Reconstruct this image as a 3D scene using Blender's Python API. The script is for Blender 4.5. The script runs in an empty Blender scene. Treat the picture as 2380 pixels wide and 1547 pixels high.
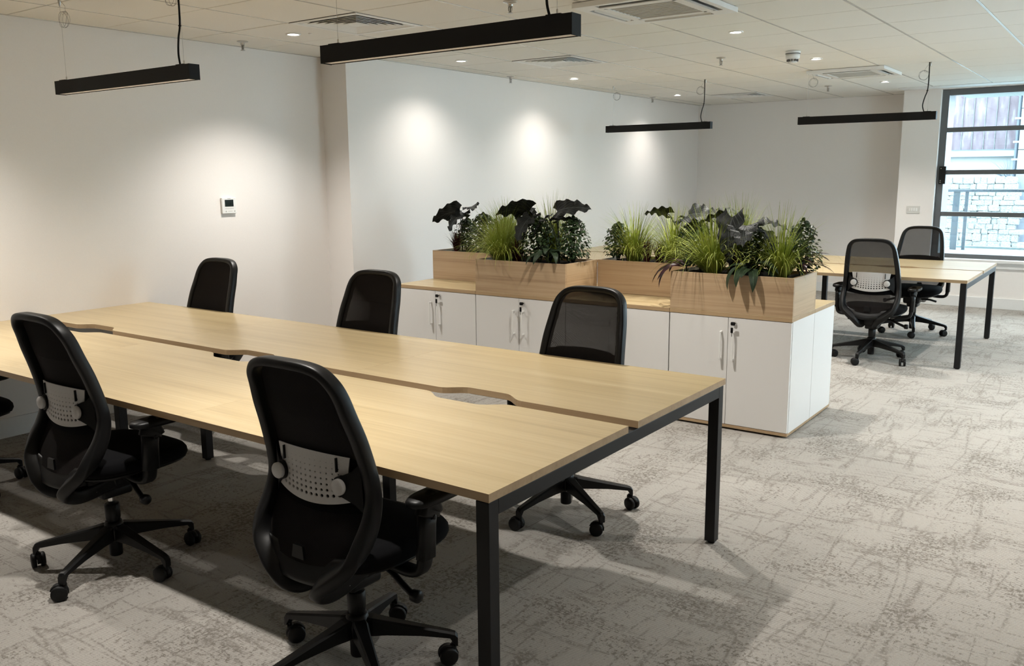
import bpy, bmesh, math, random
from mathutils import Vector, Matrix, noise
random.seed(7)
PI = math.pi
sc = bpy.context.scene
COL = sc.collection

# ------------------------------------------------------------------ camera
cam_d = bpy.data.cameras.new('camera'); cam = bpy.data.objects.new('camera', cam_d); COL.objects.link(cam)
cam_d.sensor_fit = 'HORIZONTAL'; cam_d.sensor_width = 36.0; cam_d.lens = 30.778; cam_d.clip_start = 0.05; cam_d.clip_end = 200
r_ = Vector((0.81260182, 0.58276379, -0.00804036)); u_ = Vector((-0.09661188, 0.14829407, 0.98421289)); f_ = Vector((-0.57475597, 0.79899639, -0.17680594))
M4 = Matrix(((r_.x, u_.x, -f_.x, 0), (r_.y, u_.y, -f_.y, 0), (r_.z, u_.z, -f_.z, 1.558), (0, 0, 0, 1)))
cam.matrix_world = M4
sc.camera = cam

# ------------------------------------------------------------------ world, exposure
SKY = 12.0
world = bpy.data.worlds.new('overcast_sky'); sc.world = world; world.use_nodes = True
bg = world.node_tree.nodes['Background']; bg.inputs['Color'].default_value = (0.74, 0.88, 1.0, 1); bg.inputs['Strength'].default_value = SKY
sc.view_settings.view_transform = 'Standard'; sc.view_settings.look = 'None'
sc.view_settings.gamma = 1.0; sc.view_settings.use_curve_mapping = False
sc.view_settings.exposure = 0.38
DOWN_W = 175.0          # watts of one ceiling downlight
try:
    sc.cycles.use_denoising = True; sc.cycles.use_adaptive_sampling = True; sc.cycles.adaptive_threshold = 0.06
    sc.cycles.max_bounces = 8; sc.cycles.diffuse_bounces = 4; sc.cycles.transparent_max_bounces = 16
    sc.cycles.sample_clamp_indirect = 6.0
except Exception: pass

# ------------------------------------------------------------------ measures (metres, camera stands over the origin)
CEIL = 2.511
XW1, XW2, YJ, YB = -5.558, -5.277, 5.10, 11.91      # left wall, left pier wall, step between them, back wall
XJ, YW = -2.45, 11.38                               # step to the window wall, window wall
XR, YF = 1.9, -2.2                                  # right and front walls (outside the frame)
GX, GY = -2.6884, 5.6576                            # ceiling grid origin
X0, Y0, W, D1, GAP, D2, H = -1.3577, 1.775, 1.4, 0.7865, 0.0707, 0.7808, 0.7177

# ------------------------------------------------------------------ helpers
def nodes(name):
    m = bpy.data.materials.new(name); m.use_nodes = True
    nt = m.node_tree; b = nt.nodes['Principled BSDF']
    return m, nt, b
def N(nt, t, **kw):
    n = nt.nodes.new(t)
    for k, v in kw.items():
        if k in n.inputs: n.inputs[k].default_value = v
        else: setattr(n, k, v)
    return n
def ramp(nt, stops, fac=None):
    n = nt.nodes.new('ShaderNodeValToRGB'); e = n.color_ramp.elements
    while len(e) < len(stops): e.new(0.5)
    for i, (p, c) in enumerate(stops):
        e[i].position = p; e[i].color = (c, c, c, 1) if isinstance(c, (int, float)) else (*c, 1)
    if fac is not None: nt.links.new(fac, n.inputs[0])
    return n
def coords(nt, scale=(1, 1, 1), rot=(0, 0, 0), kind='Object', rnd=0.0):
    tc = nt.nodes.new('ShaderNodeTexCoord'); mp = nt.nodes.new('ShaderNodeMapping')
    mp.inputs['Scale'].default_value = scale; mp.inputs['Rotation'].default_value = rot
    src = tc.outputs[kind]
    if rnd:
        oi = nt.nodes.new('ShaderNodeObjectInfo'); mul = N(nt, 'ShaderNodeMath', operation='MULTIPLY'); mul.inputs[1].default_value = rnd
        nt.links.new(oi.outputs['Random'], mul.inputs[0])
        ad = N(nt, 'ShaderNodeVectorMath', operation='ADD'); nt.links.new(src, ad.inputs[0]); nt.links.new(mul.outputs[0], ad.inputs[1]); src = ad.outputs[0]
    nt.links.new(src, mp.inputs['Vector']); return mp.outputs[0]
def bump(nt, b, h, strength=0.2, dist=0.002):
    n = N(nt, 'ShaderNodeBump'); n.inputs['Strength'].default_value = strength; n.inputs['Distance'].default_value = dist
    nt.links.new(h, n.inputs['Height']); nt.links.new(n.outputs[0], b.inputs['Normal'])
def plain(name, col, rough=0.5, metal=0.0, nscale=40, nstr=0.03, vary=0.06):
    m, nt, b = nodes(name)
    v = coords(nt); t = N(nt, 'ShaderNodeTexNoise'); t.inputs['Scale'].default_value = nscale; t.inputs['Detail'].default_value = 4
    nt.links.new(v, t.inputs['Vector'])
    c0 = tuple(x * (1 - vary) for x in col); c1 = tuple(min(1, x * (1 + vary)) for x in col)
    r = ramp(nt, [(0.3, c0), (0.7, c1)], t.outputs[0]); nt.links.new(r.outputs[0], b.inputs['Base Color'])
    b.inputs['Roughness'].default_value = rough; b.inputs['Metallic'].default_value = metal
    if max(col) < 0.02: b.inputs['Specular IOR Level'].default_value = 0.12 if rough > 0.9 else 0.28
    if nstr: bump(nt, b, t.outputs[0], nstr, 0.001)
    return m
MAT = {}
def mats():
    MAT['wall'] = plain('painted_plaster', (0.85, 0.815, 0.785), 0.85, 0, 180, 0.05, 0.012)
    MAT['wallwhite'] = plain('white_paint', (0.80, 0.80, 0.79), 0.5, 0, 60, 0.02, 0.01)
    MAT['tile'] = plain('ceiling_tile_board', (0.80, 0.78, 0.73), 0.9, 0, 260, 0.12, 0.025)
    MAT['tee'] = plain('white_tee_enamel', (0.58, 0.565, 0.53), 0.25, 0, 20, 0.0, 0.01)
    MAT['void'] = plain('dark_void', (0.03, 0.03, 0.028), 0.9)
    MAT['blackmetal'] = plain('black_powder_coat', (0.009, 0.009, 0.0095), 0.5, 0, 300, 0.04, 0.1)
    MAT['lampblack'] = plain('black_lamp_housing', (0.003, 0.003, 0.0035), 0.6, 0, 300, 0.02, 0.1)
    MAT['plastic'] = plain('black_chair_plastic', (0.0035, 0.0035, 0.0038), 0.42, 0, 220, 0.05, 0.1)
    MAT['rubber'] = plain('black_caster_tread', (0.004, 0.004, 0.004), 0.55, 0, 90, 0.05, 0.1)
    MAT['fabric'] = plain('black_seat_fabric', (0.0025, 0.0025, 0.0032), 0.95, 0, 700, 0.3, 0.3)
    MAT['greyplastic'] = plain('grey_lumbar_plastic', (0.56, 0.54, 0.525), 0.5, 0, 200, 0.02, 0.03)
    MAT['chrome'] = plain('chrome', (0.75, 0.75, 0.76), 0.18, 1.0, 20, 0, 0.02)
    MAT['steel'] = plain('brushed_steel', (0.55, 0.54, 0.52), 0.3, 1.0, 90, 0.03, 0.05)
    MAT['whitelam'] = plain('white_melamine', (0.76, 0.75, 0.735), 0.42, 0, 300, 0.01, 0.008)
    MAT['whiteplastic'] = plain('white_plastic', (0.80, 0.80, 0.78), 0.35, 0, 100, 0.0, 0.01)
    MAT['opal'] = plain('opal_diffuser', (0.90, 0.87, 0.86), 0.4, 0, 30, 0.0, 0.01)
    MAT['frame'] = plain('grey_window_aluminium', (0.125, 0.13, 0.135), 0.4, 0, 200, 0.02, 0.05)
    MAT['screen'] = plain('dark_lcd', (0.008, 0.014, 0.012), 0.12, 0, 8, 0, 0.4)
    MAT['print'] = plain('grey_print', (0.12, 0.12, 0.12), 0.6)
    MAT['soil'] = plain('dark_planter_filling', (0.012, 0.009, 0.008), 0.95, 0, 60, 0.8, 0.5)
    MAT['grillegrey'] = plain('grey_air_grille', (0.42, 0.42, 0.40), 0.6, 0, 300, 0.2, 0.05)
    MAT['vane'] = plain('white_air_vane', (0.66, 0.65, 0.62), 0.4, 0, 50, 0, 0.01)
    # oak laminate, grain along x
    def oak(name, lo, mid, hi, axis=0, rough=0.30):
        m, nt, b = nodes(name)
        s = [90, 90, 90]; s[axis] = 1.6
        v = coords(nt, tuple(s), rnd=37.0)
        t = N(nt, 'ShaderNodeTexNoise'); t.inputs['Scale'].default_value = 1; t.inputs['Detail'].default_value = 6; t.inputs['Roughness'].default_value = 0.62; nt.links.new(v, t.inputs['Vector'])
        s2 = [16, 16, 16]; s2[axis] = 0.45
        v2 = coords(nt, tuple(s2), rnd=11.0)
        t2 = N(nt, 'ShaderNodeTexNoise'); t2.inputs['Scale'].default_value = 1; t2.inputs['Detail'].default_value = 4; nt.links.new(v2, t2.inputs['Vector'])
        mx = N(nt, 'ShaderNodeMath', operation='MULTIPLY_ADD'); mx.inputs[1].default_value = 0.45
        ml = N(nt, 'ShaderNodeMath', operation='MULTIPLY'); ml.inputs[1].default_value = 0.55
        nt.links.new(t2.outputs[0], ml.inputs[0]); nt.links.new(t.outputs[0], mx.inputs[0]); nt.links.new(ml.outputs[0], mx.inputs[2])
        r = ramp(nt, [(0.30, lo), (0.48, mid), (0.66, hi)], mx.outputs[0]); nt.links.new(r.outputs[0], b.inputs['Base Color'])
        b.inputs['Roughness'].default_value = rough; bump(nt, b, t.outputs[0], 0.06, 0.0006)
        return m
    MAT['desk'] = oak('light_oak_desktop', (0.40, 0.30, 0.158), (0.51, 0.395, 0.218), (0.58, 0.465, 0.278))
    MAT['oak'] = oak('oak_planter_board', (0.30, 0.19, 0.11), (0.47, 0.33, 0.20), (0.56, 0.41, 0.26))
    MAT['oaky'] = oak('oak_planter_end_board', (0.35, 0.235, 0.135), (0.52, 0.37, 0.225), (0.58, 0.43, 0.27), axis=1)
    MAT['edge'] = oak('oak_edge_band', (0.34, 0.23, 0.125), (0.42, 0.29, 0.165), (0.48, 0.34, 0.20))
    # chair mesh: a fine weave that lets a little light through
    m, nt, b = nodes('black_chair_mesh')
    v = coords(nt); wv = N(nt, 'ShaderNodeTexWave'); wv.wave_type = 'BANDS'; wv.bands_direction = 'Z'; wv.inputs['Scale'].default_value = 160; wv.inputs['Distortion'].default_value = 2.0; nt.links.new(v, wv.inputs['Vector'])
    r = ramp(nt, [(0.2, (0.004, 0.0035, 0.0033)), (0.8, (0.022, 0.018, 0.017))], wv.outputs[0]); nt.links.new(r.outputs[0], b.inputs['Base Color'])
    b.inputs['Roughness'].default_value = 0.8; b.inputs['Specular IOR Level'].default_value = 0.1
    MAT['mesh'] = m
    # window glass: clear, slightly green, with a mirror share
    m, nt, b = nodes('window_glass')
    tr = N(nt, 'ShaderNodeBsdfTransparent'); tr.inputs[0].default_value = (0.92, 0.975, 0.975, 1); gl = N(nt, 'ShaderNodeBsdfGlossy'); gl.inputs['Roughness'].default_value = 0.02
    ms = N(nt, 'ShaderNodeMixShader'); ms.inputs[0].default_value = 0.05
    out = nt.nodes['Material Output']; nt.links.new(tr.outputs[0], ms.inputs[1]); nt.links.new(gl.outputs[0], ms.inputs[2]); nt.links.new(ms.outputs[0], out.inputs['Surface'])
    MAT['glass'] = m
    # downlight lens
    m, nt, b = nodes('downlight_lens'); b.inputs['Base Color'].default_value = (1, 1, 1, 1)
    b.inputs['Emission Color'].default_value = (1.0, 0.96, 0.90, 1); b.inputs['Emission Strength'].default_value = 25.0
    MAT['lens'] = m
    # carpet
    m, nt, b = nodes('grey_flecked_carpet')
    def noise_tex(scale, detail, rough, sc3=(1, 1, 1), rot=0.0, off=0.0):
        v = coords(nt, sc3, (0, 0, rot)); t = N(nt, 'ShaderNodeTexNoise'); t.inputs['Scale'].default_value = scale; t.inputs['Detail'].default_value = detail; t.inputs['Roughness'].default_value = rough
        if off:
            a = N(nt, 'ShaderNodeVectorMath', operation='ADD'); a.inputs[1].default_value = (off, off * 0.7, 0); nt.links.new(v, a.inputs[0]); v = a.outputs[0]
        nt.links.new(v, t.inputs['Vector']); return t.outputs[0]
    def mth(op, a, bb, c=None):
        n = N(nt, 'ShaderNodeMath', operation=op)
        for i, x in enumerate((a, bb, c)):
            if x is None: continue
            if isinstance(x, (int, float)): n.inputs[i].default_value = x
            else: nt.links.new(x, n.inputs[i])
        return n.outputs[0]
    patch = ramp(nt, [(0.36, 0.0), (0.66, 1.0)], noise_tex(2.6, 4, 0.6)).outputs[0]
    fleck = noise_tex(58, 6, 0.75)
    fleckx = noise_tex(20, 5, 0.72, (1, 5, 1), 0.06, 3.1)
    flecky = noise_tex(20, 5, 0.72, (5, 1, 1), -0.05, 7.7)
    mxy = mth('MAXIMUM', fleckx, flecky)
    comb = mth('MULTIPLY_ADD', fleck, 0.55, mth('MULTIPLY', mxy, 0.45))
    thr = mth('MULTIPLY_ADD', patch, 0.11, comb)
    dark = ramp(nt, [(0.602, 0.0), (0.642, 1.0)], thr).outputs[0]
    def scratch(sc3, rot, off, wdt):
        t = noise_tex(1.0, 2, 0.4, sc3, rot, off)
        d = mth('ABSOLUTE', mth('SUBTRACT', t, 0.5), 0)
        g = ramp(nt, [(0.0, 1.0), (wdt, 0.0)], d).outputs[0]
        gate = ramp(nt, [(0.44, 0.0), (0.52, 1.0)], noise_tex(3.1, 2, 0.5, (1, 1, 1), 0, off + 1.3)).outputs[0]
        brk = ramp(nt, [(0.42, 0.0), (0.52, 1.0)], noise_tex(70, 3, 0.6, (1, 1, 1), 0, off)).outputs[0]
        return mth('MULTIPLY', mth('MULTIPLY', g, gate), brk)
    s1 = scratch((0.7, 7, 1), 0.03, 2.0, 0.022); s2 = scratch((7, 0.7, 1), 0.02, 9.0, 0.022)
    s3 = scratch((5, 0.8, 1), 0.55, 15.0, 0.018); s4 = scratch((0.8, 6, 1), -0.4, 21.0, 0.018)
    scr = mth('MAXIMUM', mth('MAXIMUM', s1, s2), mth('MAXIMUM', s3, s4))
    dk = mth('MAXIMUM', mth('MULTIPLY', dark, 0.85), mth('MULTIPLY', scr, 0.72))
    v = coords(nt, (1, 1, 1), (0, 0, 0.62)); wv = N(nt, 'ShaderNodeTexWave'); wv.inputs['Scale'].default_value = 52; wv.inputs['Distortion'].default_value = 1.2; wv.inputs['Detail'].default_value = 2; wv.inputs['Detail Scale'].default_value = 6; nt.links.new(v, wv.inputs['Vector'])
    fine = noise_tex(420, 3, 0.7)
    pile = mth('MULTIPLY_ADD', wv.outputs[0], 0.55, mth('MULTIPLY', fine, 0.45))
    lightc = ramp(nt, [(0.25, (0.235, 0.221, 0.201)), (0.75, (0.50, 0.474, 0.437))], pile).outputs[0]
    darkc = ramp(nt, [(0.25, (0.10, 0.088, 0.075)), (0.75, (0.225, 0.203, 0.178))], pile).outputs[0]
    mix = N(nt, 'ShaderNodeMix', data_type='RGBA'); nt.links.new(dk, mix.inputs[0]); nt.links.new(lightc, mix.inputs[6]); nt.links.new(darkc, mix.inputs[7])
    nt.links.new(mix.outputs[2], b.inputs['Base Color']); b.inputs['Roughness'].default_value = 0.95
    try: b.inputs['Specular IOR Level'].default_value = 0.1
    except Exception: pass
    bump(nt, b, pile, 0.55, 0.004)
    MAT['carpet'] = m
    # leaves
    def leafmat(name, c0, c1, rough=0.45, scale=25, vein=None):
        m, nt, b = nodes(name); oi = nt.nodes.new('ShaderNodeObjectInfo')
        v = coords(nt); t = N(nt, 'ShaderNodeTexNoise'); t.inputs['Scale'].default_value = scale; t.inputs['Detail'].default_value = 3; nt.links.new(v, t.inputs['Vector'])
        r = ramp(nt, [(0.3, c0), (0.7, c1)], t.outputs[0]); col = r.outputs[0]
        if vein:
            uv = nt.nodes.new('ShaderNodeUVMap'); mp = N(nt, 'ShaderNodeMapping'); nt.links.new(uv.outputs[0], mp.inputs[0])
            sx = N(nt, 'ShaderNodeSeparateXYZ'); nt.links.new(mp.outputs[0], sx.inputs[0])
            a = N(nt, 'ShaderNodeMath', operation='ABSOLUTE'); nt.links.new(sx.outputs[0], a.inputs[0])
            k = N(nt, 'ShaderNodeMath', operation='MULTIPLY_ADD'); k.inputs[1].default_value = -0.55; nt.links.new(a.outputs[0], k.inputs[0]); nt.links.new(sx.outputs[1], k.inputs[2])
            fr = N(nt, 'ShaderNodeMath', operation='MULTIPLY'); fr.inputs[1].default_value = vein[1]; nt.links.new(k.outputs[0], fr.inputs[0])
            pp = N(nt, 'ShaderNodeMath', operation='PINGPONG'); pp.inputs[1].default_value = 0.5; nt.links.new(fr.outputs[0], pp.inputs[0])
            g1 = ramp(nt, [(0.0, 1.0), (vein[2], 0.0)], pp.outputs[0]); g2 = ramp(nt, [(0.02, 1.0), (0.07, 0.0)], a.outputs[0])
            mxn = N(nt, 'ShaderNodeMath', operation='MAXIMUM'); nt.links.new(g1.outputs[0], mxn.inputs[0]); nt.links.new(g2.outputs[0], mxn.inputs[1])
            mxc = N(nt, 'ShaderNodeMix', data_type='RGBA'); nt.links.new(mxn.outputs[0], mxc.inputs[0]); nt.links.new(col, mxc.inputs[6]); mxc.inputs[7].default_value = (*vein[0], 1); col = mxc.outputs[2]
            bump(nt, b, mxn.outputs[0], 0.5, 0.003)
        nt.links.new(col, b.inputs['Base Color']); b.inputs['Roughness'].default_value = rough; b.inputs['Specular IOR Level'].default_value = 0.25
        return m
    MAT['grass'] = leafmat('lime_grass', (0.17, 0.24, 0.025), (0.52, 0.57, 0.12), 0.5, 9)
    MAT['redgrass'] = leafmat('burgundy_grass', (0.025, 0.004, 0.007), (0.10, 0.012, 0.018), 0.45, 14)
    MAT['bushleaf'] = leafmat('dark_green_leaflet', (0.008, 0.018, 0.007), (0.045, 0.085, 0.028), 0.4, 30)
    MAT['alocasia'] = leafmat('black_green_leaf', (0.006, 0.007, 0.007), (0.013, 0.016, 0.015), 0.55, 14, ((0.045, 0.052, 0.05), 7.0, 0.10))
    MAT['calathea'] = leafmat('striped_green_leaf', (0.007, 0.013, 0.007), (0.018, 0.030, 0.014), 0.35, 18, ((0.06, 0.105, 0.05), 9.0, 0.22))
    MAT['dracaena'] = leafmat('dark_purple_leaf', (0.012, 0.006, 0.008), (0.05, 0.014, 0.02), 0.35, 18)
    MAT['stem'] = leafmat('dark_stem', (0.012, 0.016, 0.010), (0.03, 0.04, 0.022), 0.5, 30)
    # exterior
    m, nt, b = nodes('purple_metal_cladding')
    v = coords(nt, (3, 3, 0.7)); t = N(nt, 'ShaderNodeTexNoise'); t.inputs['Scale'].default_value = 3; t.inputs['Detail'].default_value = 6; nt.links.new(v, t.inputs['Vector'])
    r = ramp(nt, [(0.35, (0.075, 0.052, 0.064)), (0.55, (0.105, 0.082, 0.096)), (0.72, (0.20, 0.19, 0.21))], t.outputs[0]); nt.links.new(r.outputs[0], b.inputs['Base Color']); b.inputs['Roughness'].default_value = 0.55
    MAT['clad'] = m
    m, nt, b = nodes('pale_rubble_stone')
    v = coords(nt, rnd=23.0); t = N(nt, 'ShaderNodeTexNoise'); t.inputs['Scale'].default_value = 9; t.inputs['Detail'].default_value = 7; nt.links.new(v, t.inputs['Vector'])
    r = ramp(nt, [(0.3, (0.085, 0.095, 0.095)), (0.5, (0.18, 0.185, 0.178)), (0.75, (0.25, 0.255, 0.245))], t.outputs[0]); nt.links.new(r.outputs[0], b.inputs['Base Color']); b.inputs['Roughness'].default_value = 0.9; bump(nt, b, t.outputs[0], 0.6, 0.03)
    MAT['stone'] = m
    MAT['mortar'] = plain('grey_mortar', (0.13, 0.15, 0.155), 0.95, 0, 20, 0.3, 0.2)
    MAT['render'] = plain('pale_render', (0.28, 0.30, 0.295), 0.9, 0, 4, 0.1, 0.05)
    MAT['palemetal'] = plain('pale_blue_metal', (0.15, 0.17, 0.20), 0.5, 0, 20, 0.0, 0.04)
    MAT['railgrey'] = plain('grey_rail', (0.075, 0.095, 0.115), 0.5, 0, 20, 0.0, 0.04)
    MAT['pave'] = plain('pale_paving', (0.22, 0.26, 0.26), 0.8, 0, 6, 0.05, 0.06)
mats()

# ---- geometry collectors
class G:
    def __init__(s): s.bm = bmesh.new(); s.smooth = False
    def box(s, a, b, bev=0.0, seg=2):
        x0, y0, z0 = (min(a[i], b[i]) for i in range(3)); x1, y1, z1 = (max(a[i], b[i]) for i in range(3))
        vs = [s.bm.verts.new(p) for p in ((x0,y0,z0),(x1,y0,z0),(x1,y1,z0),(x0,y1,z0),(x0,y0,z1),(x1,y0,z1),(x1,y1,z1),(x0,y1,z1))]
        fs = [s.bm.faces.new([vs[i] for i in f]) for f in ((3,2,1,0),(4,5,6,7),(0,1,5,4),(1,2,6,5),(2,3,7,6),(3,0,4,7))]
        if bev:
            ed = set(e for f in fs for e in f.edges)
            bmesh.ops.bevel(s.bm, geom=list(ed), offset=bev, segments=seg, affect='EDGES', profile=0.5)
        return s
    def loft(s, rings, closed=True, cap=True):
        R = [[s.bm.verts.new(p) for p in r] for r in rings]; n = len(R[0])
        for a, b in zip(R, R[1:]):
            for i in range(n if closed else n - 1):
                j = (i + 1) % n
                try: s.bm.faces.new((a[i], a[j], b[j], b[i]))
                except ValueError: pass
        if cap and closed:
            s.bm.faces.new(list(reversed(R[0]))); s.bm.faces.new(R[-1])
        return s
    def lathe(s, prof, n=20, c=(0,0,0), axis='z', cap=True):
        rings = []
        for (r, h) in prof:
            ring = []
            for i in range(n):
                a = 2 * PI * i / n; p = (r * math.cos(a), r * math.sin(a), h)
                if axis == 'x': p = (p[2], p[0], p[1])
                if axis == 'y': p = (p[1], p[2], p[0])
                ring.append((c[0] + p[0], c[1] + p[1], c[2] + p[2]))
            rings.append(ring)
        return s.loft(rings, True, cap)
    def tube(s, pts, r, n=8, rb=None, up=None, cap=True):
        pts = [Vector(p) for p in pts]; rings = []; prev = None
        for i, p in enumerate(pts):
            t = (pts[min(i+1, len(pts)-1)] - pts[max(i-1, 0)])
            t = t.normalized() if t.length > 1e-9 else Vector((0,0,1))
            if up is not None: ref = Vector(up[i]) if isinstance(up, list) else Vector(up)
            elif prev is not None: ref = prev
            else: ref = Vector((0,0,1)) if abs(t.z) < 0.9 else Vector((0,1,0))
            a = ref - t * ref.dot(t)
            if a.length < 1e-6: a = t.orthogonal()
            a.normalize(); b = t.cross(a); prev = a
            ra = r[i] if isinstance(r, (list, tuple)) else r
            rr = (rb[i] if isinstance(rb, (list, tuple)) else rb) if rb is not None else ra
            ring = []
            for k in range(n):
                an = 2 * PI * k / n; ca, sa = math.cos(an), math.sin(an)
                if rb is not None:   # rounded-box section
                    ca = math.copysign(abs(ca) ** 0.45, ca); sa = math.copysign(abs(sa) ** 0.45, sa)
                ring.append(p + a * (rr * ca) + b * (ra * sa))
            rings.append(ring)
        return s.loft(rings, True, cap)
    def prism(s, poly, z0, z1):
        a = [s.bm.verts.new((x, y, z0)) for x, y in poly]; b = [s.bm.verts.new((x, y, z1)) for x, y in poly]
        n = len(poly)
        s.bm.faces.new(list(reversed(a))); s.bm.faces.new(b)
        for i in range(n): s.bm.faces.new((a[i], a[(i+1) % n], b[(i+1) % n], b[i]))
        return s
    def grid(s, f, nu, nv):
        V = [[s.bm.verts.new(f(u / nu, v / nv)) for u in range(nu + 1)] for v in range(nv + 1)]
        for v in range(nv):
            for u in range(nu): s.bm.faces.new((V[v][u], V[v][u+1], V[v+1][u+1], V[v+1][u]))
        return s
    def mesh(s, name, smooth=False):
        bmesh.ops.recalc_face_normals(s.bm, faces=s.bm.faces[:])
        me = bpy.data.meshes.new(name); s.bm.to_mesh(me); s.bm.free()
        if smooth:
            for p in me.polygons: p.use_smooth = True
        return me
def link(name, data, parent=None, mat=None, loc=(0,0,0), rz=0.0):
    o = bpy.data.objects.new(name, data); COL.objects.link(o); o.location = loc; o.rotation_euler = (0, 0, rz)
    if parent is not None: o.parent = parent
    if mat is not None and data is not None and not data.materials: data.materials.append(MAT[mat])
    return o
def part(name, g, mat, parent, smooth=False, loc=(0,0,0), rz=0.0): return link(name, g.mesh(name, smooth), parent, mat, loc, rz)
def thing(name, label, cat, loc=(0,0,0), rz=0.0, group=None):
    o = link(name, None, None, None, loc, rz); o.empty_display_size = 0.1
    return tag(o, label, cat, group)
def tag(o, label, cat, group=None):
    o['label'] = label; o['category'] = cat
    if group: o['group'] = group
    return o
def struct(name, g, mat, label=None, smooth=False):
    o = part(name, g, mat, None, smooth); o['kind'] = 'structure'
    if label: o['label'] = label
    return o
def stuff(o): o['kind'] = 'stuff'; return o
def copy_tree(o, parent=None):
    c = o.copy(); COL.objects.link(c); c.parent = parent
    for ch in list(o.children): copy_tree(ch, c)
    return c
def crom(pts, k=6):
    P = [Vector(p) for p in pts]; out = []
    for i in range(len(P) - 1):
        p0 = P[max(i-1, 0)]; p1 = P[i]; p2 = P[i+1]; p3 = P[min(i+2, len(P)-1)]
        for j in range(k):
            t = j / k
            out.append(0.5 * ((2*p1) + (p2-p0)*t + (2*p0-5*p1+4*p2-p3)*t*t + (3*p1-p0-3*p2+p3)*t**3))
    out.append(P[-1]); return out

# ================================================================== SETTING
def setting():
    T = 0.16
    struct('floor', G().box((XW1 - T, YF - T, -0.05), (XR + T, YB + T, 0)), 'carpet', 'light grey carpet with brown flecks and scratch lines')
    struct('wall_left', G().box((XW1 - T, YF - T, 0), (XW1, YJ + T, 2.8)), 'wall', 'plain off-white wall the long desk stands against')
    struct('wall_left_pier', G().box((XW1 - T, YJ, 0), (XW2, YB + T, 2.8)), 'wall', 'off-white wall washed by three pools of light')
    struct('wall_back', G().box((XW2, YB, 0), (XJ, YB + T, 2.8)), 'wall', 'grey-white wall behind the planters')
    ry0, ry1, rz0, rz1 = 5.9, 7.5, 0.75, 2.35          # unseen window on the right, added for daylight on cabinet ends and floor
    g = G().box((XR, YF - T, 0), (XR + T, ry0, 2.8)).box((XR, ry1, 0), (XR + T, YW + 0.3, 2.8)).box((XR, ry0, 0), (XR + T, ry1, rz0)).box((XR, ry0, rz1), (XR + T, ry1, 2.8))
    struct('wall_right', g, 'wall')
    w2 = link('added_window', None); w2['kind'] = 'structure'; w2['label'] = 'unseen grey framed window band added in the right wall for daylight'
    g = G().box((XR + 0.05, ry0, rz0), (XR + 0.11, ry1, rz0 + 0.06)).box((XR + 0.05, ry0, rz1 - 0.06), (XR + 0.11, ry1, rz1)).box((XR + 0.05, ry0, rz0 + 0.06), (XR + 0.11, ry0 + 0.06, rz1 - 0.06)).box((XR + 0.05, ry1 - 0.06, rz0 + 0.06), (XR + 0.11, ry1, rz1 - 0.06))
    part('window_frame', g, 'frame', w2)
    for k in range(1, 4):
        yy = ry0 + (ry1 - ry0) * k / 4; part('mullion', G().box((XR + 0.05, yy - 0.03, rz0 + 0.06), (XR + 0.11, yy + 0.03, rz1 - 0.06)), 'frame', w2)
    for k in range(4):
        ya = ry0 + (ry1 - ry0) * k / 4 + 0.03 + (0.03 if k == 0 else 0); yb = ry0 + (ry1 - ry0) * (k + 1) / 4 - 0.03 - (0.03 if k == 3 else 0)
        part('window_pane', G().box((XR + 0.075, ya, rz0 + 0.06), (XR + 0.081, yb, rz1 - 0.06)), 'glass', w2)
    struct('wall_front', G().box((XW1, YF - T, 0), (XR, YF, 2.8)), 'wall')
    # window wall, split round the opening
    wx0, wx1, wz0, wz1 = -2.045, 1.3, 0.545, 2.50
    g = G().box((XJ, YW, 0), (wx0, YB + T, 2.8)).box((wx0, YW, 0), (XR, YW + 0.3, wz0)).box((wx1, YW, wz0), (XR, YW + 0.3, 2.8)).box((wx0, YW, wz1), (wx1, YW + 0.3, 2.8))
    struct('wall_window', g, 'wall', 'off-white wall around the grey window')
    # baseboards
    struct('baseboard_left', G().box((XW1, YF, 0), (XW1 + 0.016, YJ, 0.12), 0.003), 'wallwhite')
    struct('baseboard_pier', G().box((XW2, YJ, 0), (XW2 + 0.016, YB, 0.12), 0.003), 'wallwhite')
    struct('baseboard_back', G().box((XW2 + 0.016, YB - 0.016, 0), (XJ, YB, 0.12), 0.003), 'wallwhite')
    struct('baseboard_window', G().box((XJ - 0.0, YW - 0.016, 0), (XR, YW, 0.125), 0.003), 'wallwhite')
    # window
    fy0, fy1 = YW + 0.07, YW + 0.14
    w = link('window_1', None); w['kind'] = 'structure'; w['label'] = 'grey framed window with three horizontal glazing bars'
    g = G().box((wx0, fy0, wz0 + 0.015), (wx0 + 0.075, fy1, wz1), 0.004).box((wx1 - 0.075, fy0, wz0 + 0.015), (wx1, fy1, wz1), 0.004)
    g.box((wx0 + 0.075, fy0, wz1 - 0.07), (wx1 - 0.075, fy1, wz1), 0.004).box((wx0 + 0.075, fy0, wz0 + 0.015), (wx1 - 0.075, fy1, wz0 + 0.065), 0.004)
    part('window_frame', g, 'frame', w)
    for zc in (2.04, 1.555, 1.072):
        part('glazing_bar', G().box((wx0 + 0.075, fy0 + 0.005, zc - 0.026), (wx1 - 0.075, fy1 - 0.005, zc + 0.026), 0.004), 'frame', w)
    zs = [wz0 + 0.065, 1.046, 1.098, 1.529, 1.581, 2.014, 2.066, wz1 - 0.07]
    for i in range(4):
        part('window_pane', G().box((wx0 + 0.075, fy0 + 0.03, zs[2*i]), (wx1 - 0.075, fy0 + 0.036, zs[2*i+1])), 'glass', w)
    g = G().box((-2.018, fy0 - 0.028, 1.42), (-1.945, fy0 - 0.001, 1.625), 0.004)
    lt = part('window_restrictor', g, 'blackmetal', w)
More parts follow.
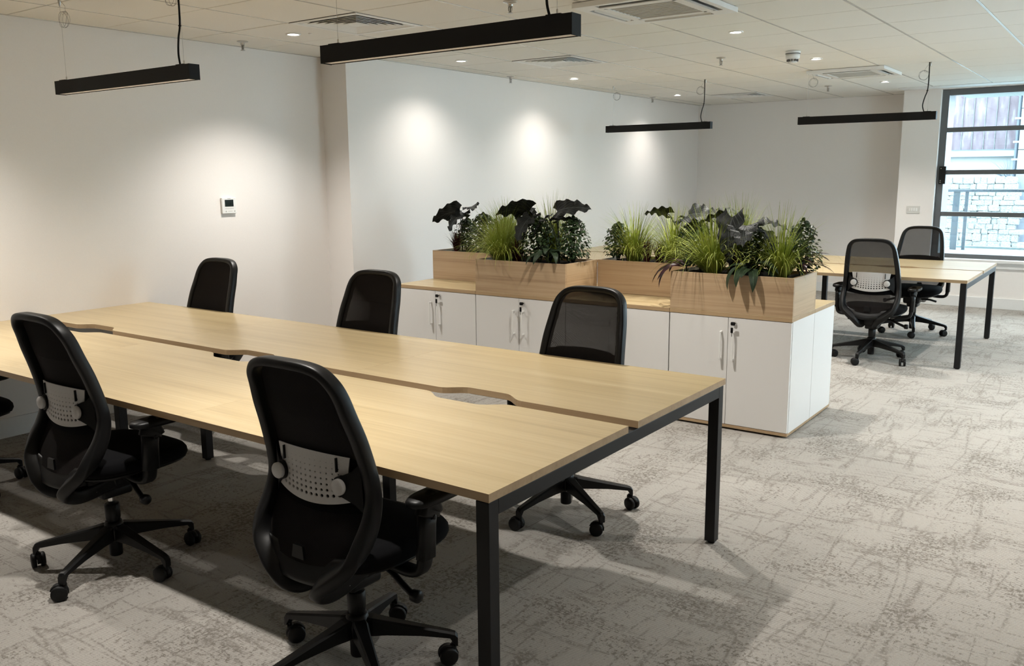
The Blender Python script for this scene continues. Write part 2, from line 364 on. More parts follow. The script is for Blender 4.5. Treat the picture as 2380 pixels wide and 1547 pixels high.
    for zz in (1.44, 1.46, 1.60): part('screw', G().lathe([(0.006, -0.03), (0.006, -0.026), (0.002, -0.025)], 8, (-1.998, fy0, zz), 'y'), 'steel', lt)
    struct('trim_1', G().box((wx0 - 0.03, YW - 0.045, wz0 - 0.02), (wx1 + 0.03, fy0, wz0 + 0.016), 0.006), 'wallwhite', 'white window board under the grey window')
    struct('trim_2', G().box((wx0 - 0.02, YW - 0.018, wz0 - 0.085), (wx1 + 0.02, YW, wz0 - 0.02), 0.004), 'wallwhite')

def ceiling():
    DIFF = [(-3, -3), (-3, 1), (-3, 8)]; CASS = [(0, -2), (0, 5)]
    skip = set(DIFF + CASS)
    top = CEIL + 0.02
    yedge = GY + 0.6 * 9            # last tile row by the window band
    # slab above, plaster margins round the tiles
    struct('ceiling', G().box((XW1 - 0.1, YF - 0.1, top + 0.18), (XR + 0.1, YB + 0.1, top + 0.25)), 'void')
    ce = bpy.data.objects['ceiling']
    cells = []
    i0 = math.floor((XW1 - GX) / 0.6); i1 = math.ceil((XR - GX) / 0.6); j0 = math.floor((YF - GY) / 0.6); j1 = math.ceil((YB - GY) / 0.6)
    cm = cam.matrix_world.inverted()
    def inview(x, y):
        p = cm @ Vector((x, y, CEIL))
        if p.z > -0.3: return False
        return abs(p.x / -p.z) < 0.66 and abs(p.y / -p.z) < 0.45
    tiles = {}; rest = G()
    for i in range(i0, i1):
        for j in range(j0, j1):
            if (i, j) in skip: continue
            x0 = GX + 0.6 * i; y0 = GY + 0.6 * j; x1 = x0 + 0.6; y1 = y0 + 0.6
            xl = XW1 if y1 <= YJ + 0.05 else XW2
            a0, a1 = max(x0, xl) , min(x1, XR); b0, b1 = max(y0, YF), min(y1, YB)
            if x0 > XJ: b1 = min(b1, YW)
            elif x1 > XJ and y1 > YW: a1 = min(a1, XJ)
            if a1 - a0 < 0.04 or b1 - b0 < 0.03: continue
            a0 += 0.0075; a1 -= 0.0075; b0 += 0.0042; b1 -= 0.0042
            vis = any(inview(x, y) for x in (a0, a1, (a0+a1)/2) for y in (b0, b1, (b0+b1)/2))
            if vis:
                key = (round(a1 - a0, 3), round(b1 - b0, 3))
                if key not in tiles: tiles[key] = G().box((0, 0, 0), (key[0], key[1], 0.015), 0.002, 1).mesh('ceiling_tile')
                link('ceiling_tile', tiles[key], ce, 'tile', (a0, b0, CEIL + 0.001 + random.uniform(-0.0006, 0.0006)))
            else: rest.box((a0, b0, CEIL + 0.001), (a1, b1, CEIL + 0.016))
    stuff(part('ceiling_tiles_beyond_view', rest, 'tile', ce))
    for i in range(i0 + 1, i1):
        x = GX + 0.6 * i
        if x < XW2: continue
        ye = YB if x < XJ else YW
        part('ceiling_tee', G().box((x - 0.0075, YF, CEIL + 0.0004), (x + 0.0075, ye, CEIL + 0.004)), 'tee', ce)
    part('ceiling_tee', G().box((-5.098, YF, CEIL - 0.0012), (-5.079, YB, CEIL + 0.004)), 'tee', ce) if False else None
    for j in range(j0 + 1, j1):
        y = GY + 0.6 * j
        part('cross_tee', G().box((XW1 if y < YJ else XW2, y - 0.008, CEIL + 0.010), (XR, y + 0.008, CEIL + 0.02)), 'void', ce)
    # edge angle at the walls
    part('wall_angle', G().box((XW1, YF, CEIL - 0.002), (XW1 + 0.018, YJ, CEIL + 0.002)), 'tee', ce)
    part('wall_angle', G().box((XW2, YJ, CEIL - 0.002), (XW2 + 0.018, YB, CEIL + 0.002)), 'tee', ce)
    part('wall_angle', G().box((XW2, YB - 0.018, CEIL - 0.002), (XJ, YB, CEIL + 0.002)), 'tee', ce)
    # smooth painted margin between tiles and window wall
    struct('trim_3', G().box((XJ, yedge, CEIL - 0.004), (XR, YW, CEIL + 0.01)), 'wallwhite', 'smooth white ceiling margin above the window')
    # ---- square louvred air diffusers
    names = ['square louvred air vent in the ceiling over the long desk', 'square louvred air vent in the ceiling above the white cabinets', 'square louvred air vent in the ceiling nearest the back wall']
    for (i, j), lb in zip(DIFF, names):
        cx, cy = GX + 0.6 * i + 0.3, GY + 0.6 * j + 0.3
        t = thing('air_diffuser', lb, 'air vent', (cx, cy, CEIL), 0, 'square ceiling air vents')
        def ringq(g, h0, z0, h1, z1, th=0.0):
            for a in range(4):
                c, s = [(1,0),(0,1),(-1,0),(0,-1)][a]
                def P(u, h, z): return (c*h - s*u*h, s*h + c*u*h, z)
                q = [P(-1, h0, z0), P(1, h0, z0), P(1, h1, z1), P(-1, h1, z1)]
                q2 = [(x, y, z + 0.003) for x, y, z in q]
                g.loft([q, q2])
        g = G(); ringq(g, 0.297, -0.004, 0.262, -0.004); ringq(g, 0.262, -0.004, 0.255, 0.012); part('frame', g, 'whiteplastic', t)
        for k, h in enumerate((0.250, 0.212, 0.174, 0.136, 0.098)):
            g = G(); ringq(g, h + 0.002, -0.003, h - 0.026, 0.009); part('louvre', g, 'whiteplastic', t)
        part('centre_plate', G().box((-0.058, -0.058, -0.003), (0.058, 0.058, 0.002)), 'whiteplastic', t)
        g = G().box((-0.297, -0.297, 0.06), (0.297, 0.297, 0.066))
        for a, b in (((-0.297, -0.297), (-0.291, 0.297)), ((0.291, -0.297), (0.297, 0.297)), ((-0.297, -0.297), (0.297, -0.291)), ((-0.297, 0.291), (0.297, 0.297))): g.box((*a, 0.0), (*b, 0.062))
        part('plenum', g, 'void', t)
    # ---- ceiling cassette air conditioners
    for (i, j), lb in zip(CASS, ['ceiling cassette air conditioner cut by the top edge of the picture', 'ceiling cassette air conditioner near the window']):
        cx, cy = GX + 0.6 * i + 0.3, GY + 0.6 * j + 0.3
        t = thing('ceiling_cassette', lb, 'air conditioner', (cx, cy, CEIL), 0, 'ceiling cassette units')
        hw = 0.35; z0, z1 = -0.03, -0.002
        g = G()
        # panel built round four slots and the grille
        def fr(a, b): g.box((a[0], a[1], z0), (b[0], b[1], z1))
        fr((-hw, -hw), (hw, -0.315)); fr((-hw, 0.315), (hw, hw)); fr((-hw, -0.315), (-0.315, 0.315)); fr((0.315, -0.315), (hw, 0.315))
        for sx in (-1, 1):
            for sy in (-1, 1): fr((sx*0.22, sy*0.22), (sx*0.315, sy*0.315))
        fr((-0.22, -0.255), (0.22, -0.2)); fr((-0.22, 0.2), (0.22, 0.255)); fr((-0.255, -0.22), (-0.2, 0.22)); fr((0.2, -0.22), (0.255, 0.22))
        part('panel', g, 'whiteplastic', t)
        part('intake_grille', G().box((-0.2, -0.2, z0 + 0.006), (0.2, 0.2, z1)), 'grillegrey', t)
        for k in range(10): part('grille_bar', G().box((-0.2, -0.19 + k * 0.0422 - 0.002, z0 + 0.003), (0.2, -0.19 + k * 0.0422 + 0.002, z0 + 0.007)), 'vane', t)
        for a in range(4):
            an = a * PI / 2
            o = part('air_slot', G().box((-0.22, 0.255, -0.004), (0.22, 0.315, 0.03)), 'void', t, False, (0,0,0), an)
            ln = part('air_vane', G().loft([[(-0.215, 0.258, -0.012), (0.215, 0.258, -0.012), (0.215, 0.284, -0.034), (-0.215, 0.284, -0.034)], [(-0.215, 0.258, -0.008), (0.215, 0.258, -0.008), (0.215, 0.284, -0.030), (-0.215, 0.284, -0.030)]]), 'vane', t, False, (0,0,0), an)
        part('housing', G().box((-0.29, -0.29, -0.001), (0.29, 0.29, 0.12)), 'void', t)
setting(); ceiling()

# ================================================================== CEILING FITTINGS
def fittings():
    trim = G().lathe([(0.052, -0.001), (0.052, -0.006), (0.040, -0.008), (0.037, -0.002), (0.036, 0.0)], 24, cap=False).mesh('trim_ring', True)
    lens = G().lathe([(0.037, -0.003), (0.02, -0.0045), (0.001, -0.005)], 24).mesh('lens', True)
    led = G().lathe([(0.013, 0.0), (0.013, -0.004), (0.004, -0.005)], 12).mesh('indicator', True)
    ld = bpy.data.lights.new('downlight_beam', 'SPOT'); ld.energy = DOWN_W; ld.color = (1.0, 0.95, 0.88); ld.spot_size = math.radians(118); ld.spot_blend = 1.0; ld.shadow_soft_size = 0.035
    ldw = ld.copy(); ldw.energy = DOWN_W * 0.26; ldw.spot_size = math.radians(134)        # the dimmer row beside the left pier wall
    ldd = ld.copy(); ldd.energy = DOWN_W * 0.35
    ldm = ld.copy(); ldm.energy = DOWN_W * 0.8
    lab = {(-4.788, 4.158): 'round downlight nearest the left wall, beside the vent over the long desk', (-4.788, 5.958): 'round downlight above the first bright pool on the left wall', (-4.788, 7.758): 'round downlight above the middle bright pool on the left wall',
           (-4.788, 10.158): 'round downlight in the far left corner of the ceiling', (-2.388, 5.958): 'round downlight just beyond the nearest ceiling cassette', (-2.388, 7.758): 'round downlight beside the smoke detector', (-2.388, 10.158): 'round downlight beyond the far ceiling cassette, nearest the window'}
    for x in (-4.788, -2.388, 0.012):
        for y in (1.758, 4.158, 5.958, 7.758, 10.158):
            if x == -2.388 and False: continue
            t = thing('downlight', lab.get((x, y), 'round recessed downlight in the ceiling outside the picture'), 'downlight', (x, y, CEIL), 0, 'recessed round downlights')
            link('trim_ring', trim, t, 'whiteplastic'); link('lens', lens, t, 'lens')
            l = bpy.data.objects.new('beam', ldd if x > -1 and y < 3 else ldw if x < -4 and y > 5 else ldm if x < -4 and y > 3 else ld); COL.objects.link(l); l.parent = t; l.location = (0, 0, -0.012)
            if (x, y) in ((-4.788, 4.158), (-4.788, 10.158)): link('indicator', led, t, 'whiteplastic', (0.10, 0.06, 0))
    # sprinklers
    esc = G().lathe([(0.040, 0.0), (0.040, -0.003), (0.030, -0.007), (0.016, -0.008), (0.015, -0.02), (0.012, -0.03), (0.012, -0.001)], 20).mesh('escutcheon', True)
    g = G(); g.tube([(-0.011, 0, -0.028), (-0.012, 0, -0.045), (-0.003, 0, -0.058)], 0.003, 6); g.tube([(0.011, 0, -0.028), (0.012, 0, -0.045), (0.003, 0, -0.058)], 0.003, 6); yoke = g.mesh('yoke', True)
    bulb = G().lathe([(0.002, -0.03), (0.003, -0.034), (0.003, -0.052), (0.002, -0.056)], 8).mesh('bulb', True)
    defl = G().lathe([(0.006, -0.055), (0.017, -0.060), (0.017, -0.062), (0.006, -0.062)], 16).mesh('deflector', True)
    sl = ['sprinkler head above the nearest hanging lamp, at the top of the picture', 'sprinkler head close to the left wall', 'sprinkler head by the wall between two bright pools', 'sprinkler head in the middle of the ceiling beside the smoke detector', 'sprinkler head in the far left corner', 'sprinkler head between the two far hanging lamps']
    for (x, y), lb in zip([(-2.99, 4.165), (-5.33, 4.16), (-5.17, 7.20), (-3.0, 7.19), (-5.17, 10.25), (-3.0, 10.23)], sl):
        t = thing('sprinkler_head', lb, 'sprinkler', (x, y, CEIL), 0, 'ceiling sprinkler heads')
        link('escutcheon', esc, t, 'steel'); link('yoke', yoke, t, 'steel'); link('bulb', bulb, t, 'print'); link('deflector', defl, t, 'steel')
    # smoke detector
    t = thing('smoke_detector', 'white round smoke detector on the ceiling', 'smoke detector', (-2.397, 7.182, CEIL))
    part('base', G().lathe([(0.058, 0.0), (0.058, -0.016), (0.056, -0.018)], 28), 'whiteplastic', t, True)
    part('dark_ring', G().lathe([(0.0575, -0.018), (0.0575, -0.023), (0.05, -0.023)], 28), 'print', t, True)
    part('body', G().lathe([(0.055, -0.022), (0.055, -0.05), (0.048, -0.06), (0.030, -0.064), (0.030, -0.078), (0.036, -0.080), (0.034, -0.088), (0.001, -0.09)], 28), 'whiteplastic', t, True)
    for k in range(9):
        a = 2 * PI * k / 9; part('sensing_slot', G().box((0.0285, -0.004, -0.079), (0.046, 0.004, -0.063)), 'print', t, False, (0,0,0), a)
fittings()

# ================================================================== HANGING LAMPS
def lamps():
    def loopwire(cx, cy, cz, r, seed, zt, n=3):
        rnd = random.Random(seed); pts = [(0, 0, zt)]
        pts.append((r * 0.9, 0.01, zt - (zt - cz) * 0.3)); pts.append((r * 1.3, 0, zt - (zt - cz) * 0.7))
        for k in range(n * 10 + 4):
            a = 2 * PI * k / 10 + 0.6; rr = r * (1 + rnd.uniform(-0.06, 0.06) + 0.05 * (k // 10))
            pts.append((cx + rr * math.cos(a), cy + 0.012 * math.sin(a * 0.5 + k // 10), cz + rr * math.sin(a)))
        return pts
    hang = [(-4.94, -3.715, 2.60, 'black linear hanging lamp over the far left end of the long desk'), (-2.815, -1.605, 2.60, 'black linear hanging lamp nearest the camera, over the long desk'),
            (-4.94, -3.715, 8.69, 'black linear hanging lamp in front of the pool of light by the far left corner'), (-2.80, -1.585, 8.64, 'black linear hanging lamp in front of the far window')]
    for k, (xa, xb, y, lb) in enumerate(hang):
        L = xb - xa; t = thing('hanging_lamp', lb, 'hanging lamp', (xa, y + 0.012, 2.014), 0, 'black linear hanging lamps')
        zt = CEIL - 2.014
        g = G().box((0, -0.029, 0.004), (L, -0.026, 0.074)).box((0, 0.026, 0.004), (L, 0.029, 0.074)).box((0, -0.026, 0.066), (L, 0.026, 0.074)); part('housing', g, 'lampblack', t)
        for xe in (0.0, L): part('end_cap', G().box((xe - 0.0015, -0.0292, 0.003), (xe + 0.0015, 0.0292, 0.0745)), 'lampblack', t)
        part('diffuser', G().box((0.003, -0.026, 0.007), (L - 0.003, 0.026, 0.010)), 'opal', t)
        for s, xc in enumerate((0.075, L - 0.075)):
            part('cable_clip', G().lathe([(0.006, 0.074), (0.006, 0.078), (0.0035, 0.084), (0.0035, 0.094), (0.001, 0.097)], 10, (xc, 0, 0)), 'steel', t, True)
            part('suspension_wire', G().tube([(xc, 0, 0.09), (xc - 0.012 * (1 - 2*s) * 0, 0, zt)], 0.0008, 5), 'steel', t)
            part('ceiling_gripper', G().lathe([(0.008, zt), (0.008, zt - 0.012), (0.005, zt - 0.03), (0.002, zt - 0.04)], 10, (xc, 0, 0)), 'steel', t, True)
            pts = loopwire(0.05 if not s else -0.05, -0.01, zt - 0.11, 0.038, k * 2 + s, zt - 0.005)
            if s: pts = [(-p[0] if i < 3 else p[0], p[1], p[2]) for i, p in enumerate(pts)]
            part('spare_wire_coil', G().tube(crom([(xc + p[0], p[1], p[2]) for p in pts], 2), 0.0008, 4), 'print', t, True)
            part('saddle', G().box((xc - 0.03, -0.027, 0.074), (xc + 0.03, 0.027, 0.077)), 'lampblack', t)
        x = L - 0.075
        part('power_cord', G().tube(crom([(x - 0.03, 0, 0.074), (x - 0.045, 0.004, 0.13), (x - 0.03, 0.0, 0.2), (x - 0.012, 0, 0.26), (x - 0.008, 0, 0.38), (x - 0.012, 0, zt)], 5), 0.0048, 8), 'lampblack', t, True)
        part('cord_tie', G().lathe([(0.007, 0.252), (0.007, 0.258)], 8, (x - 0.012, 0, 0)).box((x - 0.022, -0.002, 0.253), (x - 0.005, 0.002, 0.257)), 'lampblack', t)
lamps()

# ================================================================== BENCH DESKS
def notch_poly(w, d, side):
    """outline of a desktop w x d; the inner long edge carries a shallow scallop for cables. side=+1: scallop on the +y edge"""
    e = []; c = w / 2; hw = 0.205; dep = 0.062
    for k in range(25):
        u = -1 + 2 * k / 24; a = abs(u)
        s = 1.0 if a < 0.42 else 0.5 * (1 + math.cos(PI * (a - 0.42) / 0.58))
        e.append((c + u * hw, dep * s))
    if side > 0: return [(0, 0), (w, 0), (w, d)] + [(x, d - y) for x, y in reversed(e)] + [(0, d)]
    return [(0, 0)] + [(x, y) for x, y in e] + [(w, 0), (w, d), (0, d)]
def bench(x1, y0, d1, gap, d2, n, label):
    """x1: right end; runs n desks to the left"""
    t = thing('bench_desk', label, 'desk', (x1 - n * W, y0, 0)); L = n * W; D = d1 + gap + d2
    def top(side):
        poly = notch_poly(W - 0.0006, d1 if side > 0 else d2, side)
        me = G().prism(poly, H - 0.025, H).mesh('desktop')
        me.materials.append(MAT['desk']); me.materials.append(MAT['edge'])
        for p in me.polygons: p.material_index = 0 if abs(p.normal.z) > 0.5 else 1
        return me
    a, b = top(1), top(-1)
    for k in range(n):
        o = link('desktop', a, t, None, (k * W + 0.0003, 0, 0)); o = link('desktop', b, t, None, (k * W + 0.0003, d1 + gap, 0))
    zt = H - 0.028; w_ = 0.045
    for xe, sgn in ((L - 0.004, -1), (0.004, 1)):
        xa, xb = sorted((xe, xe + sgn * w_))
        for ya in (0.004, D - 0.004 - w_ - 0.006):
            part('leg', G().box((xa, ya, 0.008), (xb, ya + w_, zt), 0.002), 'blackmetal', t)
            part('foot', G().lathe([(0.016, 0.0), (0.016, 0.008)], 12, ((xa+xb)/2, ya + w_/2, 0)), 'plastic', t)
        part('end_rail', G().box((xa, 0.004 + w_, zt - 0.045), (xb, D - 0.01 - w_, zt), 0.002), 'blackmetal', t)
    for k in range(1, n):
        xa = k * W - w_ / 2
        for yc in (D / 2 - 0.245, D / 2 + 0.245):
            part('leg', G().box((xa, yc - w_/2, 0.008), (xa + w_, yc + w_/2, zt), 0.002), 'blackmetal', t)
            part('foot', G().lathe([(0.016, 0.0), (0.016, 0.008)], 12, (xa + w_/2, yc, 0)), 'plastic', t)
        part('cross_rail', G().box((xa, 0.10, zt - 0.04), (xa + w_, D - 0.10, zt), 0.002), 'blackmetal', t)
    for yc in (D / 2 - 0.245, D / 2 + 0.245):
        part('long_rail', G().box((w_, yc - 0.015, zt - 0.04), (L - w_, yc + 0.015, zt - 0.001), 0.002), 'blackmetal', t)
    return t
bench(X0, Y0, D1, GAP, D2, 3, 'long light oak bench desk with black legs in the foreground')
bench(-1.0853, 7.6433, 0.80, 0.05, 0.80, 3, 'light oak bench desk with black legs by the far window')

# ================================================================== OFFICE CHAIRS
SIDE = [(0.0, -0.232, 1.024), (0.075, -0.230, 1.022), (0.126, -0.224, 1.010), (0.157, -0.212, 0.980), (0.170, -0.195, 0.94), (0.179, -0.176, 0.88), (0.189, -0.148, 0.80), (0.197, -0.122, 0.70), (0.202, -0.116, 0.63),
        (0.205, -0.135, 0.565), (0.202, -0.170, 0.505), (0.182, -0.200, 0.452), (0.140, -0.218, 0.408), (0.095, -0.224, 0.372), (0.068, -0.208, 0.340), (0.060, -0.160, 0.322), (0.058, -0.09, 0.328), (0.056, -0.02, 0.345)]
SIDE = [(x * (1.045 if z > 0.44 else 1.0), y, z) for x, y, z in SIDE]
def build_chair():
    root = link('office_chair', None); root.empty_display_size = 0.1
    P_ = lambda name, g, mat, par=root, sm=True: part(name, g, mat, par, sm)
    path = crom(SIDE, 5)
    full = [Vector((-p.x, p.y, p.z)) for p in reversed(path[1:])] + path
    ups = []
    for p in full: k_ = max(0.0, min(1.0, (0.60 - p.z) / 0.22)); k_ = k_ * k_ * (3 - 2 * k_); ups.append(Vector((0, 1 - 0.3 * k_, 0.65 * k_)))
    # section: half width in the plane of the back, half depth fore-aft
    def rw(p):
        return 0.014 + 0.004 * max(0, min(1, (1.0 - p.z) / 0.12)) + 0.004 * max(0, min(1, (0.62 - p.z) / 0.12))
    ra = [rw(p) for p in full]; rb = [0.022 + 0.007 * max(0, min(1, (0.66 - p.z) / 0.15)) for p in full]
    g = G().tube(full, ra, 16, rb, ups); bf = P_('back_frame', g, 'plastic')
    # the mesh stretched in the ring
    ring = [p for p in path if p.z > 0.44]
    zs = [p.z for p in ring]
    def at(z):
        for a, b in zip(ring, ring[1:]):
            if b.z <= z <= a.z and a.z != b.z:
                k = (a.z - z) / (a.z - b.z); return a.x + (b.x - a.x) * k, a.y + (b.y - a.y) * k
        return (ring[0].x, ring[0].y) if z > zs[0] else (ring[-1].x, ring[-1].y)
    def panel(u, v):
        z = 0.452 + (1.018 - 0.452) * (1 - (1 - v) ** 1.6)
        hw, ys = at(z); hw = max(hw - 0.004, 0.004); x = (2*u - 1) * hw
        k = 1 - (2*u - 1) ** 2
        zz = z - 0.028 * k * max(0, 1 - v * 3.0)
        return Vector((x, ys - 0.034 * k * min(1, (1.03 - z) * 6) + 0.014, zz))
    # the stretched weave: upright strands with narrow gaps between them
    ns, nz, pw = 152, 20, 0.78
    verts, faces = [], []
    for q in range(ns):
        u0, u1 = (q + 0.5 - pw / 2) / ns, (q + 0.5 + pw / 2) / ns; b0 = len(verts)
        for r in range(nz + 1):
            A, B = panel(u0, r / nz), panel(u1, r / nz); dp = Vector((0, -0.00060, 0))
            verts += [A, B, B + dp, A + dp]
        for r in range(nz):
            k = b0 + 4 * r
            for e in range(4): faces.append((k + e, k + (e+1) % 4, k + 4 + (e+1) % 4, k + 4 + e))
    me = bpy.data.meshes.new('mesh_panel'); me.from_pydata(verts, [], faces); stuff(link('mesh_panel', me, root, 'mesh'))
    # opaque pad behind the lumbar plate
    def lumb(u, v):
        z = 0.588 + 0.152 * v; hw, ys = at(z); hw -= 0.004; k = 1 - (2*u - 1) ** 2
        return ((2*u - 1) * hw, ys - 0.040 * k + 0.008, z + (0.014 * k if v > 0.5 else -0.02 * k) * abs(2*v - 1))
    lb_ = P_('lumbar_pad', G().grid(lumb, 14, 8), 'fabric'); md = lb_.modifiers.new('thick', 'SOLIDIFY'); md.thickness = 0.003
    # web between the lower arms of the frame
    def web(u, v):
        z = 0.475 - 0.105 * v
        hw, ys = at(z) if z > 0.446 else (None, None)
        if hw is None:
            for a, b in zip(path, path[1:]):
                if b.z <= z <= a.z: hw, ys = a.x, a.y
        k = 1 - (2*u - 1) ** 2
        return ((2*u - 1) * hw, ys - 0.012 * k, z - 0.028 * k * (1 - v))
    g = G().grid(web, 12, 8); wb = P_('back_web', g, 'plastic'); md = wb.modifiers.new('thick', 'SOLIDIFY'); md.thickness = 0.008
    g = G().loft([[(-0.026, -0.226, 0.438), (0.026, -0.226, 0.438), (0.020, -0.224, 0.478), (-0.020, -0.224, 0.478)], [(-0.026, -0.218, 0.438), (0.026, -0.218, 0.438), (0.020, -0.216, 0.478), (-0.020, -0.216, 0.478)]])
    P_('mesh_tab', g, 'plastic', root, False)
    # lumbar plate with rows of holes growing downwards
    g = G(); nc, nr = 14, 9; zt, zb = 0.750, 0.618
    def pl(u, v):      # u -1..1, v 0 (top)..1
        hw = 0.152 - 0.008 * math.sin(PI * v); x = u * hw
        z = zt + (zb - zt) * v - 0.022 * (1 - u*u) * v - 0.006 * (1 - u * u) * (1 - v) * -1
        return Vector((x, -0.172 + 0.024 * u * u, z))
    cache = {}
    def vert(u, v):
        k = (round(u, 5), round(v, 5))
        if k not in cache: cache[k] = g.bm.verts.new(pl(u, v))
        return cache[k]
    for r in range(nr):
        for c in range(nc):
            u0, u1 = -1 + 2*c/nc, -1 + 2*(c+1)/nc; v0, v1 = r/nr, (r+1)/nr
            um, vm = (u0+u1)/2, (v0+v1)/2
            sq = [(u0,v0),(um,v0),(u1,v0),(u1,vm),(u1,v1),(um,v1),(u0,v1),(u0,vm)]
            o = [vert(*q) for q in sq]
            if 1 <= c <= nc-2 and 1 <= r <= nr-2:
                s = 0.06 + 0.22 * (r - 1) / (nr - 3)
                inn = []
                for k in range(8):
                    an = PI * (1.25 + 0.25 * k); inn.append(g.bm.verts.new(pl(um + (u1-u0) * s * math.cos(an), vm + (v1-v0) * s * math.sin(an) * 1.12)))
                for k in range(8):
                    try: g.bm.faces.new((o[k], o[(k+1) % 8], inn[(k+1) % 8], inn[k]))
                    except ValueError: pass
            else:
                g.bm.faces.new(o)
    lp = P_('lumbar_plate', g, 'greyplastic', root, False); md = lp.modifiers.new('thick', 'SOLIDIFY'); md.thickness = 0.004
    for s in (-1, 1):
        # wing that carries the knob
        prof = []
        for k in range(13):
            a = PI * 0.5 + PI * k / 12
            prof.append((0.130 + 0.030 * math.cos(a), 0.668 + 0.030 * math.sin(a)))
        prof = [(0.182, 0.738), (0.160, 0.712)] + prof + [(0.165, 0.612), (0.186, 0.585)]
        def yb(x): return -0.168 + 0.045 * ((x - 0.13) / 0.07 if x > 0.13 else 0)
        A = [(s*x, yb(x), z) for x, z in prof]; B = [(s*x, yb(x) + 0.012, z) for x, z in prof]
        wg = P_('lumbar_wing', G().loft([A, B]), 'plastic', root, False)
        kb = P_('lumbar_knob', G().lathe([(0.022, -0.166), (0.0245, -0.170), (0.0245, -0.178), (0.0225, -0.181), (0.001, -0.182)], 24, (s*0.130, 0, 0.668), 'y'), 'greyplastic', wg)
        P_('slot', G().box((s*0.112 - 0.0018, -0.166, 0.706), (s*0.112 + 0.0018, -0.156, 0.748)), 'plastic', lp, False)
    # seat
    def sup(a, b, n, ez=2.6):
        out = []
        for k in range(n):
            t = 2*PI*k/n; c, s_ = math.cos(t), math.sin(t)
            out.append((a * math.copysign(abs(c) ** (2/ez), c), b * math.copysign(abs(s_) ** (2/ez), s_)))
        return out
    def layer(sc, z, ez=3.2, tilt=0.0):
        return [(x * sc, 0.035 + y * sc, z - 0.02 * max(0, y * sc / 0.24) ** 3) for x, y in sup(0.245, 0.242, 40, ez)]
    P_('seat', G().loft([layer(0.90, 0.408), layer(0.97, 0.414), layer(1.0, 0.432), layer(0.99, 0.452), layer(0.95, 0.464), layer(0.80, 0.470), layer(0.4, 0.467), layer(0.05, 0.465)]), 'fabric')
    P_('seat_pan', G().loft([layer(0.55, 0.378), layer(0.80, 0.386), layer(0.93, 0.402), layer(0.93, 0.410)]), 'plastic')
    P_('mechanism', G().box((-0.075, -0.13, 0.305), (0.075, 0.13, 0.385), 0.02, 3).box((-0.05, -0.06, 0.266), (0.05, 0.07, 0.31), 0.012), 'plastic')
    P_('pivot_pin', G().lathe([(0.007, 0.074), (0.007, 0.079), (0.003, 0.08)], 10, (0, -0.10, 0.325), 'x'), 'steel')
    lv = P_('lever', G().tube(crom([(0.05, 0.02, 0.352), (0.13, 0.015, 0.348), (0.20, 0.0, 0.325), (0.255, -0.01, 0.305)], 4), 0.0105, 10), 'plastic')
    P_('lever_grip', G().lathe([(0.012, 0.0), (0.019, 0.004), (0.020, 0.026), (0.016, 0.032), (0.003, 0.033)], 14, (0.250, -0.010, 0.306), 'x'), 'plastic', lv)
    P_('spare_lever', G().tube([(-0.05, 0.03, 0.35), (-0.15, 0.03, 0.345), (-0.21, 0.03, 0.33)], 0.010, 8), 'plastic')
    # arms
    for s in (-1, 1):
        am = P_('arm_bracket', G().tube(crom([(s*0.13, 0.0, 0.388), (s*0.22, 0.0, 0.378), (s*0.275, 0.0, 0.385), (s*0.294, 0.002, 0.42), (s*0.297, 0.004, 0.50)], 4), 0.014, 10, 0.026, (0, 1, 0)), 'plastic')
        P_('arm_post', G().tube([(s*0.297, 0.004, 0.43), (s*0.299, 0.008, 0.53), (s*0.30, 0.012, 0.575)], [0.018, 0.017, 0.017], 12, [0.032, 0.031, 0.034], (0, 1, 0)), 'plastic', am)
        P_('arm_neck', G().tube(crom([(s*0.30, 0.01, 0.56), (s*0.30, 0.02, 0.585), (s*0.30, 0.045, 0.600)], 4), 0.022, 10, 0.042, (0, 1, 0)), 'plastic', am)
        P_('height_button', G().lathe([(0.008, 0.016), (0.008, 0.020), (0.003, 0.021)], 10, (s*0.302 if s > 0 else s*0.302 - 0.036, 0.02, 0.558), 'x'), 'plastic', am)
        pad = lambda sc, z: [(s*0.300 + x * sc, 0.065 + y * sc, z) for x, y in sup(0.044, 0.128, 28, 3.0)]
        P_('arm_pad', G().loft([pad(0.85, 0.600), pad(1.0, 0.606), pad(1.0, 0.618), pad(0.93, 0.625), pad(0.3, 0.627)]), 'plastic', am)
    # lift and star base
    P_('gas_spring', G().lathe([(0.0135, 0.24), (0.0135, 0.335)], 16), 'chrome')
    P_('column', G().lathe([(0.024, 0.045), (0.026, 0.05), (0.027, 0.20), (0.029, 0.205), (0.030, 0.262), (0.026, 0.266)], 20), 'plastic')
    P_('hub', G().lathe([(0.032, 0.110), (0.040, 0.118), (0.042, 0.155), (0.036, 0.180), (0.031, 0.192)], 24), 'plastic')
    legm = None
    def legmesh():
        g = G(); rings = []
        for r, w_, zb_, zt_ in ((0.015, 0.020, 0.118, 0.180), (0.05, 0.024, 0.117, 0.175), (0.09, 0.021, 0.116, 0.164), (0.20, 0.017, 0.106, 0.136), (0.295, 0.0145, 0.091, 0.112), (0.312, 0.0135, 0.064, 0.106), (0.320, 0.012, 0.062, 0.096)):
            c = 0.006
            rings.append([(r, -w_, zb_), (r, w_, zb_), (r, w_, zt_ - c), (r, w_ - c, zt_), (r, -w_ + c, zt_), (r, -w_, zt_ - c)])
        g.loft(rings); g.lathe([(0.0065, 0.045), (0.0065, 0.07)], 8, (0.305, 0, 0)); return g.mesh('base_leg')
